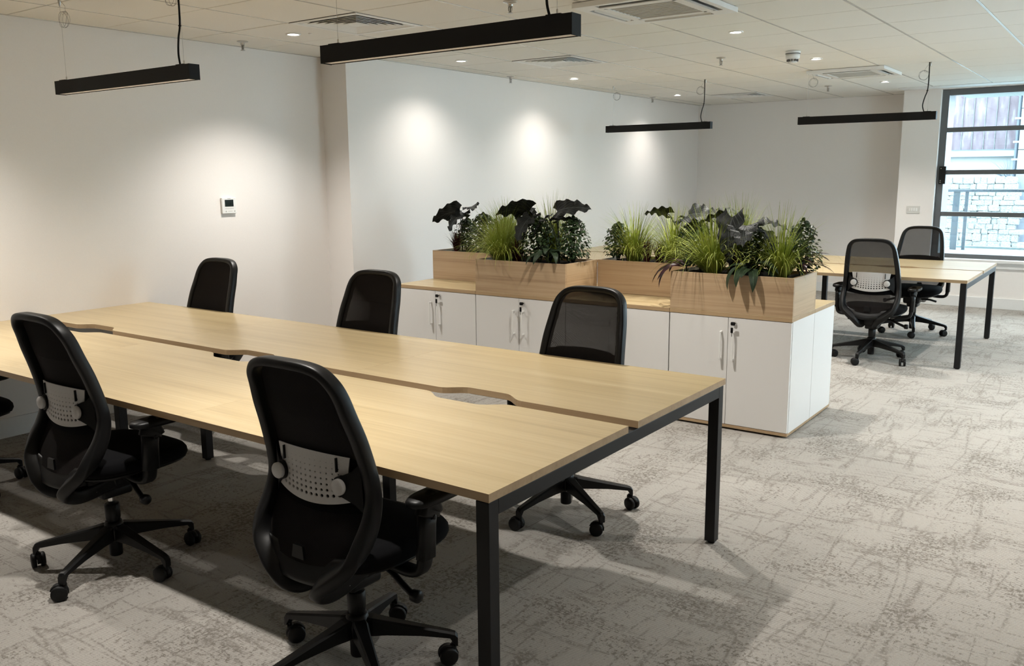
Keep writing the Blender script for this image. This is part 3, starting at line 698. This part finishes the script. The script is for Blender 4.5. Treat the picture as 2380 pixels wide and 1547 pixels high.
    def castermesh():
        g = G(); c = (0.0, -0.018, 0.030)
        for s in (-1, 1):
            x0 = s * 0.0085
            g.lathe([(0.010, x0), (0.0285, x0), (0.030, x0 + s*0.003), (0.030, x0 + s*0.013), (0.026, x0 + s*0.017), (0.008, x0 + s*0.018)], 20, c, 'x')
        # hood between the wheels and over the top
        rings = []
        for k in range(9):
            a = -0.2 + k * (PI * 0.95) / 8
            y, z = math.cos(a), math.sin(a)
            rings.append([(-0.0075, c[1] + y*0.024, c[2] + z*0.024), (0.0075, c[1] + y*0.024, c[2] + z*0.024), (0.0075, c[1] + y*0.0335, c[2] + z*0.0335), (-0.0075, c[1] + y*0.0335, c[2] + z*0.0335)])
        g.loft(rings); g.lathe([(0.0105, 0.040), (0.0105, 0.064)], 12); return g.mesh('caster', True)
    lm = legmesh(); cmh = castermesh()
    rnd = random.Random(3)
    for k in range(5):
        a = 2 * PI * k / 5
        lg = link('base_leg', lm, root, 'plastic', (0,0,0), a)
        ca = link('caster', cmh, lg, 'rubber', (0.305, 0, 0), rnd.uniform(-2.6, 2.6))
    return root
chair0 = build_chair()
CH = [(-1.925, 1.815, 0, 0.70, 0.020, 'black mesh office chair nearest the camera, seen from behind', 'chairs at the long oak desk'),
      (-3.295, 1.79, 0.0, 0.095, 0.035, 'black mesh office chair with a silver lift column at the left front of the desk', 'chairs at the long oak desk'),
      (-4.763, 1.78, 0, 0.2, 0.0, 'black office chair at the left edge of the picture, mostly cut off', 'chairs at the long oak desk'),
      (-2.08, 3.315, PI, 0.14, 0.005, 'black mesh office chair across the desk, right in front of the white cabinets', 'chairs at the long oak desk'),
      (-3.48, 3.315, PI, 0.1, 0.005, 'black office chair in the middle of the far side of the long desk', 'chairs at the long oak desk'),
      (-4.905, 3.315, PI, 0.3, 0.005, 'black office chair on the far side of the desk, closest to the left wall', 'chairs at the long oak desk'),
      (-1.78, 7.68, 0.0, 0.84, 0.0, 'black mesh office chair pushed up to the near side of the desk by the window', 'chairs at the window desk'),
      (-1.765, 9.20, PI, 0.56, 0.0, 'black mesh office chair on the window side of the far desk', 'chairs at the window desk')]
chairs = [chair0] + [copy_tree(chair0) for _ in CH[1:]]
for c, (x, y, rz, ba, dz, lb, gp) in zip(chairs, CH):
    c.location = (x, y, 0); c.rotation_euler = (0, 0, rz); tag(c, lb, 'office chair', gp)
    for ch in c.children:
        if ch.name.startswith('base_leg'): ch.rotation_euler.z += ba
        elif not ch.name.startswith(('column', 'hub', 'gas_spring')): ch.location.z += dz

# ================================================================== CABINETS AND PLANTERS
CX1, CY1, CH_, CW, CD = -1.6071, 5.0282, 0.7287, 0.7792, 0.4314
def cabinets():
    def cab(label, loc, rz):
        t = thing('storage_cabinet', label, 'cabinet', loc, rz, 'white two-door storage cabinets')
        w, d, h = CW - 0.003, CD - 0.002, CH_ - 0.026
        g = G().box((0, 0.02, 0.028), (0.018, d, h)).box((w - 0.018, 0.02, 0.028), (w, d, h)).box((0.018, d - 0.01, 0.028), (w - 0.018, d, h)).box((0.018, 0.02, h - 0.018), (w - 0.018, d - 0.01, h))
        part('carcass', g, 'whitelam', t)
        part('bottom_board', G().box((0, 0.0, 0.012), (w, d, 0.030), 0.001), 'edge', t)
        part('plinth', G().box((0.02, 0.03, 0.0), (w - 0.02, d - 0.02, 0.0125)), 'void', t)
        hw = w / 2
        for s in (0, 1):
            xa, xb = (0.002, hw - 0.0015) if s == 0 else (hw + 0.0015, w - 0.002)
            dr = part('door', G().box((xa, 0.0, 0.033), (xb, 0.018, h - 0.003), 0.0008, 1), 'whitelam', t)
            xh = xb - 0.038 if s == 0 else xa + 0.038
            g = G().box((xh - 0.006, -0.030, 0.44), (xh + 0.006, -0.024, 0.615), 0.0015).box((xh - 0.006, -0.026, 0.605), (xh + 0.006, 0, 0.615), 0.001).box((xh - 0.006, -0.026, 0.44), (xh + 0.006, 0, 0.450), 0.001)
            part('door_handle', g, 'whiteplastic', dr)
            if s == 1:
                part('lock', G().lathe([(0.011, 0.0), (0.011, -0.010), (0.008, -0.012), (0.001, -0.012)], 16, (xh + 0.004, 0, 0.668), 'y'), 'chrome', dr, True)
                part('key_bow', G().box((xh - 0.012, -0.034, 0.658), (xh + 0.016, -0.026, 0.680), 0.006), 'plastic', dr)
                part('key_ring', G().tube([(xh - 0.002 + 0.006 * math.cos(a * PI / 5), -0.030, 0.650 + 0.011 * math.sin(a * PI / 5)) for a in range(11)], 0.0009, 4), 'steel', dr)
                part('spare_key', G().box((xh - 0.012, -0.033, 0.612), (xh + 0.004, -0.027, 0.645), 0.003).box((xh - 0.0055, -0.031, 0.59), (xh - 0.0025, -0.029, 0.614)), 'plastic', dr)
        return t
    nm = ['white cabinet at the right end of the front row, under the nearest planter', 'second white cabinet from the right in the front row', 'third white cabinet from the right in the front row, under the left front planter', 'leftmost white cabinet of the front row']
    rn = ['white cabinet back to back behind the right end of the front row', 'white back-row cabinet second from the right, under a planter', 'white back-row cabinet third from the right', 'white back-row cabinet at the left end, under the left rear planter']
    for k in range(4):
        xl = CX1 - (k + 1) * CW
        cab(nm[k], (xl + 0.0015, CY1, 0), 0); cab(rn[k], (xl + CW - 0.0015, CY1 + 2 * CD, 0), PI)
        for r in (0, 1):
            o = part('cabinet_top', G().box((xl + 0.0008, CY1 + r * CD - (0.002 if r == 0 else -0.001), CH_ - 0.026), (xl + CW - 0.0008, CY1 + (r + 1) * CD + (-0.001 if r == 0 else 0.002), CH_), 0.001, 1), 'desk', None)
            me = o.data; me.materials.append(MAT['edge'])
            for p in me.polygons: p.material_index = 0 if abs(p.normal.z) > 0.5 else 1
            who = [['right end', 'second from the right', 'third from the right', 'left end'][k], ['front', 'back'][r]]
            tag(o, 'light oak top board on the %s row of white cabinets, %s' % (who[1], who[0]), 'cabinet top', 'oak tops of the cabinets')
    pl = [((-1, 0), 'light oak planter box at the right end, nearest the camera'), ((-3, 0), 'light oak planter box on the front row, left of the middle'), ((-2, 1), 'light oak planter box on the back row between the two front planters'), ((-4, 1), 'light oak planter box at the far left end of the cabinets')]
    hh = 0.232
    for (k, r), lb in pl:
        xl = CX1 + k * CW; y = CY1 + r * CD
        t = thing('planter_box', lb, 'planter', (xl, y, CH_ + 0.0005), 0, 'oak planter boxes on the cabinets'); w, d = CW, CD - 0.002
        th = 0.018
        part('front_board', G().box((0.001, 0, 0), (w - 0.001, th, hh), 0.0008, 1), 'oak', t); part('rear_board', G().box((0.001, d - th, 0), (w - 0.001, d, hh), 0.0008, 1), 'oak', t)
        part('end_board', G().box((0.001, th, 0), (th, d - th, hh), 0.0008, 1), 'oaky', t); part('end_board', G().box((w - th, th, 0), (w - 0.001, d - th, hh), 0.0008, 1), 'oaky', t)
        def soil(u, v):
            x, yy = th + (w - 2*th) * u, th + (d - 2*th) * v
            return (x, yy, hh - 0.022 + 0.012 * noise.noise((x * 14 + k * 5, yy * 14, 1.0)))
        part('filling', G().grid(soil, 30, 16), 'soil', t, True)
cabinets()

# ================================================================== PLANTS
def leaf_mesh(name, L, Wd, fold=0.25, wave=0.0, droop=0.6, nseg=10, shape='lance', seed=0, heart=0.0):
    """leaf starting at the origin along +x, drooping towards -z; uv.x = across (-1..1), uv.y = along"""
    g = G(); rnd = random.Random(seed); rows = []; uvs = []
    ph = rnd.uniform(0, 6)
    for i in range(nseg + 1):
        t = i / nseg
        if shape == 'lance': wv = Wd * (math.sin(PI * min(1, t * 0.96 + 0.04)) ** 0.8) * (1 - 0.25 * t)
        elif shape == 'shield': wv = Wd * (1 - t) ** 0.62 * min(1, 0.62 + t * 3.0)
        else: wv = Wd * (1 - t ** 2.2)
        an = droop * t; x = L * (math.sin(an) / droop if droop else t); z = -L * ((1 - math.cos(an)) / droop if droop else 0)
        row = []
        for k in (-1, -0.66, -0.33, 0, 0.33, 0.66, 1):
            edge = abs(k) ** 2
            ww = wave * edge * math.sin(t * 24 + ph + (2 if k > 0 else 0)) * Wd
            xx = x - heart * abs(k) ** 1.5 * (1 - t) ** 3 * L
            row.append((xx + 0.3 * ww, k * wv * (1 + 0.10 * edge * wave * 6 * math.sin(t * 19 + ph)), z + abs(k) * wv * fold * (1 - 0.3 * t) + ww))
            uvs.append((k, t))
        rows.append([g.bm.verts.new(p) for p in row])
    uvl = g.bm.loops.layers.uv.new('UVMap'); idx = {}
    n = 0
    for r in rows:
        for v in r: idx[v] = uvs[n]; n += 1
    for a, b in zip(rows, rows[1:]):
        for k in range(6):
            f = g.bm.faces.new((a[k], a[k+1], b[k+1], b[k]))
            for lp in f.loops: lp[uvl].uv = idx[lp.vert]
    return g.mesh(name, True)
def blades(n, hmin, hmax, spread, seed, w=0.0022, lean=(0, 0), rad=0.03, curl=1.0, droop=0.0):
    rnd = random.Random(seed); verts = []; faces = []
    for _ in range(n):
        a = rnd.uniform(0, 2*PI); L = rnd.uniform(hmin, hmax)
        q = rnd.random(); th0 = spread * (0.03 + 0.42 * q); bend = spread * curl * (0.15 + 1.15 * q * rnd.uniform(0.5, 1.5)); L *= 1.0 - 0.12 * q
        if droop and rnd.random() < droop: th0 = rnd.uniform(0.35, 0.8); bend = rnd.uniform(1.5, 2.4)
        tw = rnd.uniform(-0.35, 0.35); br = rad * rnd.random() ** 0.5
        bx, by = br * math.cos(a + rnd.uniform(-1, 1)), br * math.sin(a + rnd.uniform(-1, 1)); x = 0.0; z = -0.01
        b0 = len(verts); ns = 8; X = Y = 0.0; wb = w * rnd.uniform(0.7, 1.3)
        for i in range(ns + 1):
            t = i / ns; th = th0 + bend * t ** 1.7; aa = a + tw * t; dx, dy = math.cos(aa), math.sin(aa); px, py = -dy, dx
            wd = wb * (1 - t ** 2.2) + 0.0002
            gx, gy = bx + X + lean[0]*t*L, by + Y + lean[1]*t*L
            verts.append((gx - px*wd, gy - py*wd, z)); verts.append((gx + px*wd, gy + py*wd, z))
            st = math.sin(th) * L / ns; X += st * dx; Y += st * dy; z += math.cos(th) * L / ns
        for i in range(ns): k = b0 + 2*i; faces.append((k, k+1, k+3, k+2))
    me = bpy.data.meshes.new('blades'); me.from_pydata(verts, [], faces)
    for p in me.polygons: p.use_smooth = True
    return me
ZS = CH_ + 0.232 - 0.024
def ppos(pl, fx, fy):
    k, r = {'R': (-1, 0), 'L': (-3, 0), 'M': (-2, 1), 'F': (-4, 1)}[pl]
    return (CX1 + k * CW + fx * CW, CY1 + r * CD + fy * CD, ZS)
def grass(pl, fx, fy, label, seed, n=230, h=(0.26, 0.46), spread=1.15, lean=(0, 0)):
    t = thing('ornamental_grass', label, 'grass plant', ppos(pl, fx, fy), 0, 'lime green grass plants')
    stuff(link('blades', blades(int(n * 1.3), h[0], h[1] * 1.15, spread * 1.35, seed, 0.0022, lean, 0.035, 1.0, 0.16), t, 'grass'))
def redgrass(pl, fx, fy, label, seed, n=90, h=(0.12, 0.24), spread=0.8):
    t = thing('red_grass', label, 'grass plant', ppos(pl, fx, fy), 0, 'burgundy grass plants')
    stuff(link('blades', blades(n, h[0], h[1], spread, seed, 0.003, (0, 0), 0.015), t, 'redgrass'))
def bush(pl, fx, fy, label, seed, h=0.30, r=0.12, n=420):
    t = thing('leafy_bush', label, 'bush', ppos(pl, fx, fy), 0, 'small-leaved dark bushes')
    rnd = random.Random(seed); verts = []; faces = []; g = G()
    for _ in range(n):
        a = rnd.uniform(0, 2*PI); rr = r * math.sqrt(rnd.random()); hh = h * (0.12 + 0.88 * rnd.random())
        k = math.sin(PI * min(1, hh / h * 0.9 + 0.12)) ** 0.5
        c = Vector((rr*math.cos(a)*k, rr*math.sin(a)*k, hh)); nrm = Vector((math.cos(a)*rnd.random(), math.sin(a)*rnd.random(), rnd.uniform(0.2, 1))).normalized()
        u = nrm.orthogonal().normalized(); u = Matrix.Rotation(rnd.uniform(0, 6.3), 3, nrm) @ u; v = nrm.cross(u); s = rnd.uniform(0.009, 0.016)
        b0 = len(verts)
        for x, y, q in ((-1, 0, 0), (-0.5, -0.62, .15), (0.4, -0.62, .15), (1, 0, -.1), (0.4, 0.62, .15), (-0.5, 0.62, .15)): verts.append(c + u*(x*s) + v*(y*s) + nrm*(q*s))
        faces.append((b0, b0+1, b0+2, b0+3)); faces.append((b0, b0+3, b0+4, b0+5))
    me = bpy.data.meshes.new('foliage'); me.from_pydata(verts, [], faces)
    stuff(link('foliage', me, t, 'bushleaf'))
    for k in range(7):
        a = k * 0.9 + seed; g.tube(crom([(0, 0, -0.02), (r*0.3*math.cos(a), r*0.3*math.sin(a), h*0.4), (r*0.6*math.cos(a), r*0.6*math.sin(a), h*0.85)], 3), 0.0025, 5)
    stuff(part('stems', g, 'stem', t))
def orient(o, base, yaw, pitch, roll):
    o.matrix_local = Matrix.Translation(base) @ Matrix.Rotation(yaw, 4, 'Z') @ Matrix.Rotation(-pitch, 4, 'Y') @ Matrix.Rotation(roll, 4, 'X')
def alocasia(pl, fx, fy, label, seed, leaves):
    """leaves: (dx, dy, z tip of stalk, yaw deg, pitch deg, roll deg, length, width)"""
    t = thing('dark_alocasia', label, 'plant', ppos(pl, fx, fy), 0, 'black-leaved plants')
    for k, (dx, dy, z, yaw, pitch, roll, L, Wd) in enumerate(leaves):
        lf = link('leaf', leaf_mesh('leaf', L, Wd, 0.18, 0.13, 0.9, 18, 'shield', seed * 10 + k, 0.22), t, 'alocasia')
        lf['label'] = 'black-green wavy edged leaf with paler veins'
        orient(lf, Vector((dx, dy, z)), math.radians(yaw), math.radians(pitch), math.radians(roll))
        part('stalk', G().tube(crom([(0, 0, -0.02), (dx*0.25, dy*0.25, z*0.5), (dx*0.8, dy*0.8, z*0.93), (dx, dy, z)], 4), 0.0035, 6), 'stem', t, True)
def rosette(pl, fx, fy, label, seed, n=9, L=0.17, Wd=0.026, mat='calathea', up=0.35, droop=1.7, name='striped_calathea', cat='plant', yaw0=None, yspan=2*PI, h=0.06):
    t = thing(name, label, cat, ppos(pl, fx, fy), 0, 'striped-leaf plants' if mat == 'calathea' else 'purple-leaved plants')
    rnd = random.Random(seed); ms = [leaf_mesh('leaf', L * s, Wd, 0.3, 0.03, droop * q, 10, 'lance', seed + i) for i, (s, q) in enumerate(((1, 1), (0.85, 0.8), (1.1, 1.1)))]
    for k in range(n):
        lf = link('leaf', ms[k % 3], t, mat); a = (yaw0 or 0) + yspan * (k + rnd.uniform(-0.2, 0.2)) / n
        orient(lf, Vector((0.012*math.cos(a), 0.012*math.sin(a), h * rnd.uniform(0.5, 1.0))), a, up + rnd.uniform(-0.25, 0.3), rnd.uniform(-0.3, 0.3))
    part('stem', G().lathe([(0.006, -0.03), (0.005, h)], 6), 'stem', t)

# nearest planter (right end)
grass('R', 0.27, 0.40, 'lime green grass tuft at the left end of the right-hand planter', 11, 420, (0.26, 0.46), 1.25, (-0.10, 0))
grass('R', 0.80, 0.48, 'lime green grass tuft at the right end of the right-hand planter', 12, 420, (0.26, 0.45), 1.2)
grass('R', 0.40, 0.78, 'tall lime grass behind the black leaves of the right-hand planter', 13, 260, (0.36, 0.48), 0.75)
bush('R', 0.93, 0.66, 'dark small-leaved bush at the right end of the right-hand planter', 3, 0.35, 0.12, 620)
bush('R', 0.60, 0.60, 'dark small-leaved bush in the middle of the right-hand planter', 4, 0.29, 0.15, 900)
bush('R', 0.10, 0.66, 'dark small-leaved bush at the left end of the right-hand planter', 5, 0.27, 0.12, 600)
redgrass('R', 0.45, 0.36, 'burgundy grass tuft in the middle of the right-hand planter', 21, 110, (0.12, 0.22), 0.5)
alocasia('R', 0.46, 0.50, 'black-leaved plant with veined leaves in the right-hand planter', 1, [(-0.03, -0.06, 0.36, -95, -58, 8, 0.30, 0.105), (0.06, -0.05, 0.31, -80, -8, 8, 0.22, 0.125), (0.15, -0.02, 0.28, -30, -18, -20, 0.19, 0.095), (-0.14, 0.02, 0.36, -150, -5, 20, 0.19, 0.085), (0.10, 0.10, 0.32, 20, 5, 10, 0.20, 0.10)])
rosette('R', 0.62, 0.20, 'striped pointed leaves drooping over the front of the right-hand planter', 31, 13, 0.22, 0.034, 'calathea', 0.55, 2.0, h=0.07)
rosette('R', 0.97, 0.45, 'dark purple pointed leaves sticking out over the right end of the right-hand planter', 32, 9, 0.20, 0.015, 'dracaena', 0.7, 1.5, 'purple_dracaena', yaw0=-1.2, yspan=2.6, h=0.12)
rosette('R', 0.07, 0.26, 'long burgundy leaves hanging over the left end of the right-hand planter', 33, 7, 0.25, 0.022, 'dracaena', 0.35, 1.7, 'purple_dracaena', yaw0=2.6, yspan=2.0, h=0.06)
# front left planter
grass('L', 0.17, 0.36, 'large lime grass tuft spilling over the left front planter', 14, 480, (0.26, 0.43), 1.35, (-0.05, -0.04))
grass('L', 0.58, 0.80, 'thin tall lime grass at the back of the left front planter', 15, 260, (0.36, 0.48), 0.8)
grass('L', 0.05, 0.80, 'lime grass at the back left corner of the left front planter', 19, 260, (0.32, 0.44), 0.95)
bush('L', 0.56, 0.45, 'dark small-leaved bush in the middle of the left front planter', 6, 0.33, 0.15, 1000)
bush('L', 0.90, 0.52, 'dark small-leaved bush at the right end of the left front planter', 7, 0.34, 0.13, 850)
redgrass('L', 0.36, 0.32, 'burgundy grass tuft in the left front planter', 22, 150, (0.12, 0.23), 1.0)
alocasia('L', 0.36, 0.45, 'black-leaved plant at the left of the left front planter', 2, [(0.06, 0.02, 0.37, -172, 12, 48, 0.26, 0.115), (0.12, -0.06, 0.33, -105, -30, 0, 0.22, 0.105), (0.0, 0.06, 0.34, -40, -5, 30, 0.18, 0.09)])
alocasia('L', 0.78, 0.45, 'black-leaved plant arching up at the right of the left front planter', 3, [(-0.02, 0.0, 0.37, -6, 22, 48, 0.26, 0.105), (-0.08, -0.03, 0.33, -125, -22, 10, 0.17, 0.07), (0.0, -0.04, 0.31, 30, 20, -20, 0.18, 0.06)])
rosette('L', 0.76, 0.16, 'striped pointed leaves hanging over the front of the left front planter', 34, 12, 0.19, 0.030, 'calathea', 0.6, 2.0, h=0.10)
# back middle planter
grass('M', 0.26, 0.40, 'lime grass tuft at the left of the middle rear planter', 16, 380, (0.26, 0.42), 1.2)
grass('M', 0.66, 0.42, 'lime grass tuft at the right of the middle rear planter', 17, 380, (0.26, 0.43), 1.15)
bush('M', 0.86, 0.40, 'dark small-leaved bush at the right of the middle rear planter', 8, 0.31, 0.15, 900)
bush('M', 0.08, 0.45, 'dark small-leaved bush at the left of the middle rear planter', 10, 0.28, 0.12, 600)
redgrass('M', 0.43, 0.28, 'burgundy grass tuft at the left of the middle rear planter', 23, 80, (0.14, 0.24), 0.4)
redgrass('M', 0.55, 0.30, 'burgundy grass tuft in the middle of the middle rear planter', 24, 80, (0.12, 0.22), 0.7)
alocasia('M', 0.75, 0.50, 'black-leaved plant with raised crinkled leaves in the middle rear planter', 4, [(-0.14, -0.02, 0.35, -150, 22, 30, 0.17, 0.085), (0.02, -0.03, 0.34, -25, 16, 35, 0.28, 0.125), (0.24, 0.02, 0.37, 10, 10, 20, 0.20, 0.06), (0.0, 0.05, 0.32, 90, 0, 0, 0.18, 0.09)])
# far left planter
grass('F', 0.80, 0.45, 'lime grass tuft at the right of the far left planter', 18, 420, (0.28, 0.43), 1.2)
bush('F', 0.50, 0.42, 'dark small-leaved bush in the far left planter', 9, 0.33, 0.15, 900)
bush('F', 0.20, 0.62, 'dark small-leaved bush at the left end of the far left planter', 44, 0.28, 0.12, 600)
redgrass('F', 0.17, 0.36, 'burgundy grass tuft at the left end of the far left planter', 25, 150, (0.12, 0.24), 0.8)
alocasia('F', 0.20, 0.45, 'black-leaved plant drooping over the left end of the far left planter', 5, [(0.0, -0.02, 0.34, -178, -2, 42, 0.27, 0.115), (0.10, 0.0, 0.37, -50, 18, 20, 0.16, 0.085), (0.05, -0.05, 0.32, -105, -20, 0, 0.20, 0.10)])

# ================================================================== WALL FITTINGS
def wallfit():
    t = thing('thermostat', 'white wall thermostat with a dark screen on the left wall', 'thermostat', (XW1, 4.115, 1.355))
    part('body', G().box((0.0, -0.062, -0.058), (0.019, 0.062, 0.060), 0.004, 2), 'whiteplastic', t)
    part('screen', G().box((0.0185, -0.038, -0.006), (0.0198, 0.038, 0.044)), 'screen', t)
    part('cover_line', G().box((0.0188, -0.038, -0.022), (0.0198, 0.038, -0.019)), 'grillegrey', t)
    for y in (-0.03, 0.046): part('button', G().lathe([(0.005, 0.019), (0.005, 0.0205), (0.001, 0.021)], 10, (0, y, -0.041), 'x'), 'grillegrey', t)
    part('keypad_strip', G().box((0.0188, -0.012, -0.045), (0.0196, 0.026, -0.037)), 'vane', t)
    for k in range(4): part('maker_mark', G().box((0.0188, -0.012 + k * 0.007, 0.0505), (0.0195, -0.008 + k * 0.007, 0.0545)), 'print', t)
    t = thing('light_switch', 'white four-gang light switch plate beside the window', 'light switch', (-2.262, YW, 1.121))
    part('plate', G().box((-0.074, -0.010, -0.044), (0.074, 0, 0.044), 0.003, 2), 'vane', t)
    for k in range(4):
        x = -0.039 + k * 0.026; part('rocker', G().box((x - 0.009, -0.014, -0.019), (x + 0.009, -0.008, 0.019), 0.002), 'whiteplastic', t)
    for x in (-0.062, 0.062): part('screw', G().lathe([(0.0035, -0.010), (0.0035, -0.0115), (0.001, -0.012)], 8, (x, 0, 0), 'y'), 'steel', t)
wallfit()

# ================================================================== OUTSIDE THE WINDOW
def outside():
    YD = 26.0
    def Z(z): return 1.558 + (z - 1.558) * YD / 18
    def X(x): return x * YD / 18
    b = thing('clad_building', 'building opposite with weathered purple metal cladding above pale render', 'building', (X(-3), YD, -0.9))
    ox, oy, oz = X(-3), YD, -0.9
    def bx(name, a, c, mat, par=b): return part(name, G().box((a[0]-ox, a[1]-oy, a[2]-oz), (c[0]-ox, c[1]-oy, c[2]-oz)), mat, par)
    bx('core_wall', (X(-4.2), YD + 0.12, -0.9), (X(-1.94), YD + 3, 6.0), 'render')
    xs = [-4.07, -3.894, -3.718, -3.54, -3.37, -3.20, -3.02, -2.849, -2.674, -2.487, -2.31, -2.134, -1.975]
    for a, c in zip(xs, xs[1:]):
        pn = bx('cladding_panel', (X(a) + 0.008, YD + 0.0, Z(1.945)), (X(c) - 0.008, YD + 0.12, 6.0), 'clad')
    for a in xs: bx('standing_seam', (X(a) - 0.006, YD - 0.03, Z(1.945)), (X(a) + 0.006, YD + 0.1, 6.0), 'mortar')
    bx('render_band', (X(-4.2), YD - 0.06, Z(1.83)), (X(-1.94), YD + 0.12, Z(1.94)), 'render')
    bx('band_shadow_gap', (X(-4.2), YD - 0.09, Z(1.94)), (X(-1.94), YD + 0.1, Z(1.952)), 'railgrey')
    bx('band_drip', (X(-4.2), YD - 0.08, Z(1.822)), (X(-1.94), YD + 0.1, Z(1.83)), 'railgrey')
    # rubble wall in front of it
    s = thing('rubble_wall', 'pale rubble stone wall outside the window', 'wall', (X(-2.6), YD - 1.0, -0.9))
    part('mortar_core', G().box((-2.2, 0.0, 0), (1.15, 0.5, Z(1.40) + 0.86)), 'mortar', s)
    rnd = random.Random(5); z = 0.0; hgt = Z(1.43) + 0.9
    ms = []
    for k in range(8):
        g = G().box((0, 0, 0), (1, 1, 1), 0.10, 1)
        for v in g.bm.verts: v.co += Vector((rnd.uniform(-.06, .06), rnd.uniform(-.05, .05), rnd.uniform(-.08, .08)))
        ms.append(g.mesh('stone'))
    while z < hgt:
        h = rnd.uniform(0.09, 0.20); x = -1.6 + rnd.uniform(-0.2, 0)
        while x < 1.12:
            w_ = rnd.uniform(0.13, 0.36)
            o = link('stone', ms[rnd.randrange(8)], s, 'stone', (x, -0.06 - rnd.uniform(0, 0.05), z)); o.scale = (w_ + 0.002, 0.14, h + 0.004)
            x += w_
        z += h
    # drainpipe
    p = thing('drainpipe', 'dark drainpipe with pale brackets on the building opposite', 'pipe', (X(-1.945), YD - 0.22, -0.9))
    part('pipe', G().lathe([(0.04, 0.0), (0.04, 6.5)], 10), 'railgrey', p)
    for zz in (2.45, 2.05, 1.75): part('bracket', G().box((-0.08, -0.05, Z(zz) + 0.9), (0.06, 0.08, Z(zz) + 0.95)), 'render', p)
    q = thing('pale_building', 'pale blue panelled building at the right edge of the window', 'building', (X(-1.885), YD - 0.6, -0.9))
    for k in range(7): part('wall_panel', G().box((0, 0, k * 1.0), (3.5, 2.0, k * 1.0 + 0.985)), 'palemetal', q)
    # leafless shrub on the wall
    sh = thing('bare_shrub', 'thin bare shrub growing on top of the rubble wall', 'shrub', (X(-1.97), YD - 0.85, Z(1.41)))
    g = G(); rnd = random.Random(9)
    for k in range(26):
        a = rnd.uniform(-1.1, 0.5); L = rnd.uniform(0.3, 0.62); d = rnd.uniform(-0.3, 0.3)
        pts = [(0, 0, 0), (math.sin(a)*L*0.5, d*0.3, math.cos(a)*L*0.55), (math.sin(a)*L*1.1 + rnd.uniform(-.05, .05), d*0.6, math.cos(a)*L)]
        g.tube(crom(pts, 3), [0.007, 0.006, 0.006, 0.005, 0.004, 0.003, 0.002], 4)
    stuff(part('twigs', g, 'railgrey', sh))
    # balcony outside: slab, railing, cheek wall and soffit
    bl = thing('balcony_slab', 'pale balcony slab outside the window', 'balcony', (-2.2, YW + 0.3, 0.38)); part('slab', G().box((0, 0.0, 0), (5.0, 1.95, 0.14)), 'pave', bl); part('kerb', G().box((0, 1.87, 0.14), (5.0, 1.95, 0.17)), 'pave', bl)
    rl = thing('balcony_railing', 'grey steel balcony railing outside the window', 'railing', (-2.2, 13.2, 0.52))
    part('top_rail', G().box((-0.1, -0.03, 0.775), (4.8, 0.03, 0.81), 0.006), 'railgrey', rl)
    for x, w_ in ((0.072, 0.08), (0.215, 0.042), (1.55, 0.08), (1.70, 0.042), (3.0, 0.08), (3.15, 0.042)): part('post', G().box((x, -0.012, 0), (x + w_, 0.012, 0.776)), 'railgrey', rl)
    ck = part('outer_cheek', G().box((-2.35, YW + 0.31, 0.0), (-2.0, YW + 0.62, 2.9)), 'palemetal', None); tag(ck, 'pale blue metal cheek at the left edge of the window outside', 'cladding')
    so = part('outer_soffit', G().box((-1.99, YW + 0.31, 2.49), (3.0, YW + 1.5, 2.6)), 'render', None); tag(so, 'pale soffit above the balcony outside the window', 'soffit')
    gr = part('street_ground', G().box((-30, YW + 0.35, -1.0), (30, 60, -0.9)), 'pave', None); tag(gr, 'pale paved ground outside the window', 'ground')
outside()
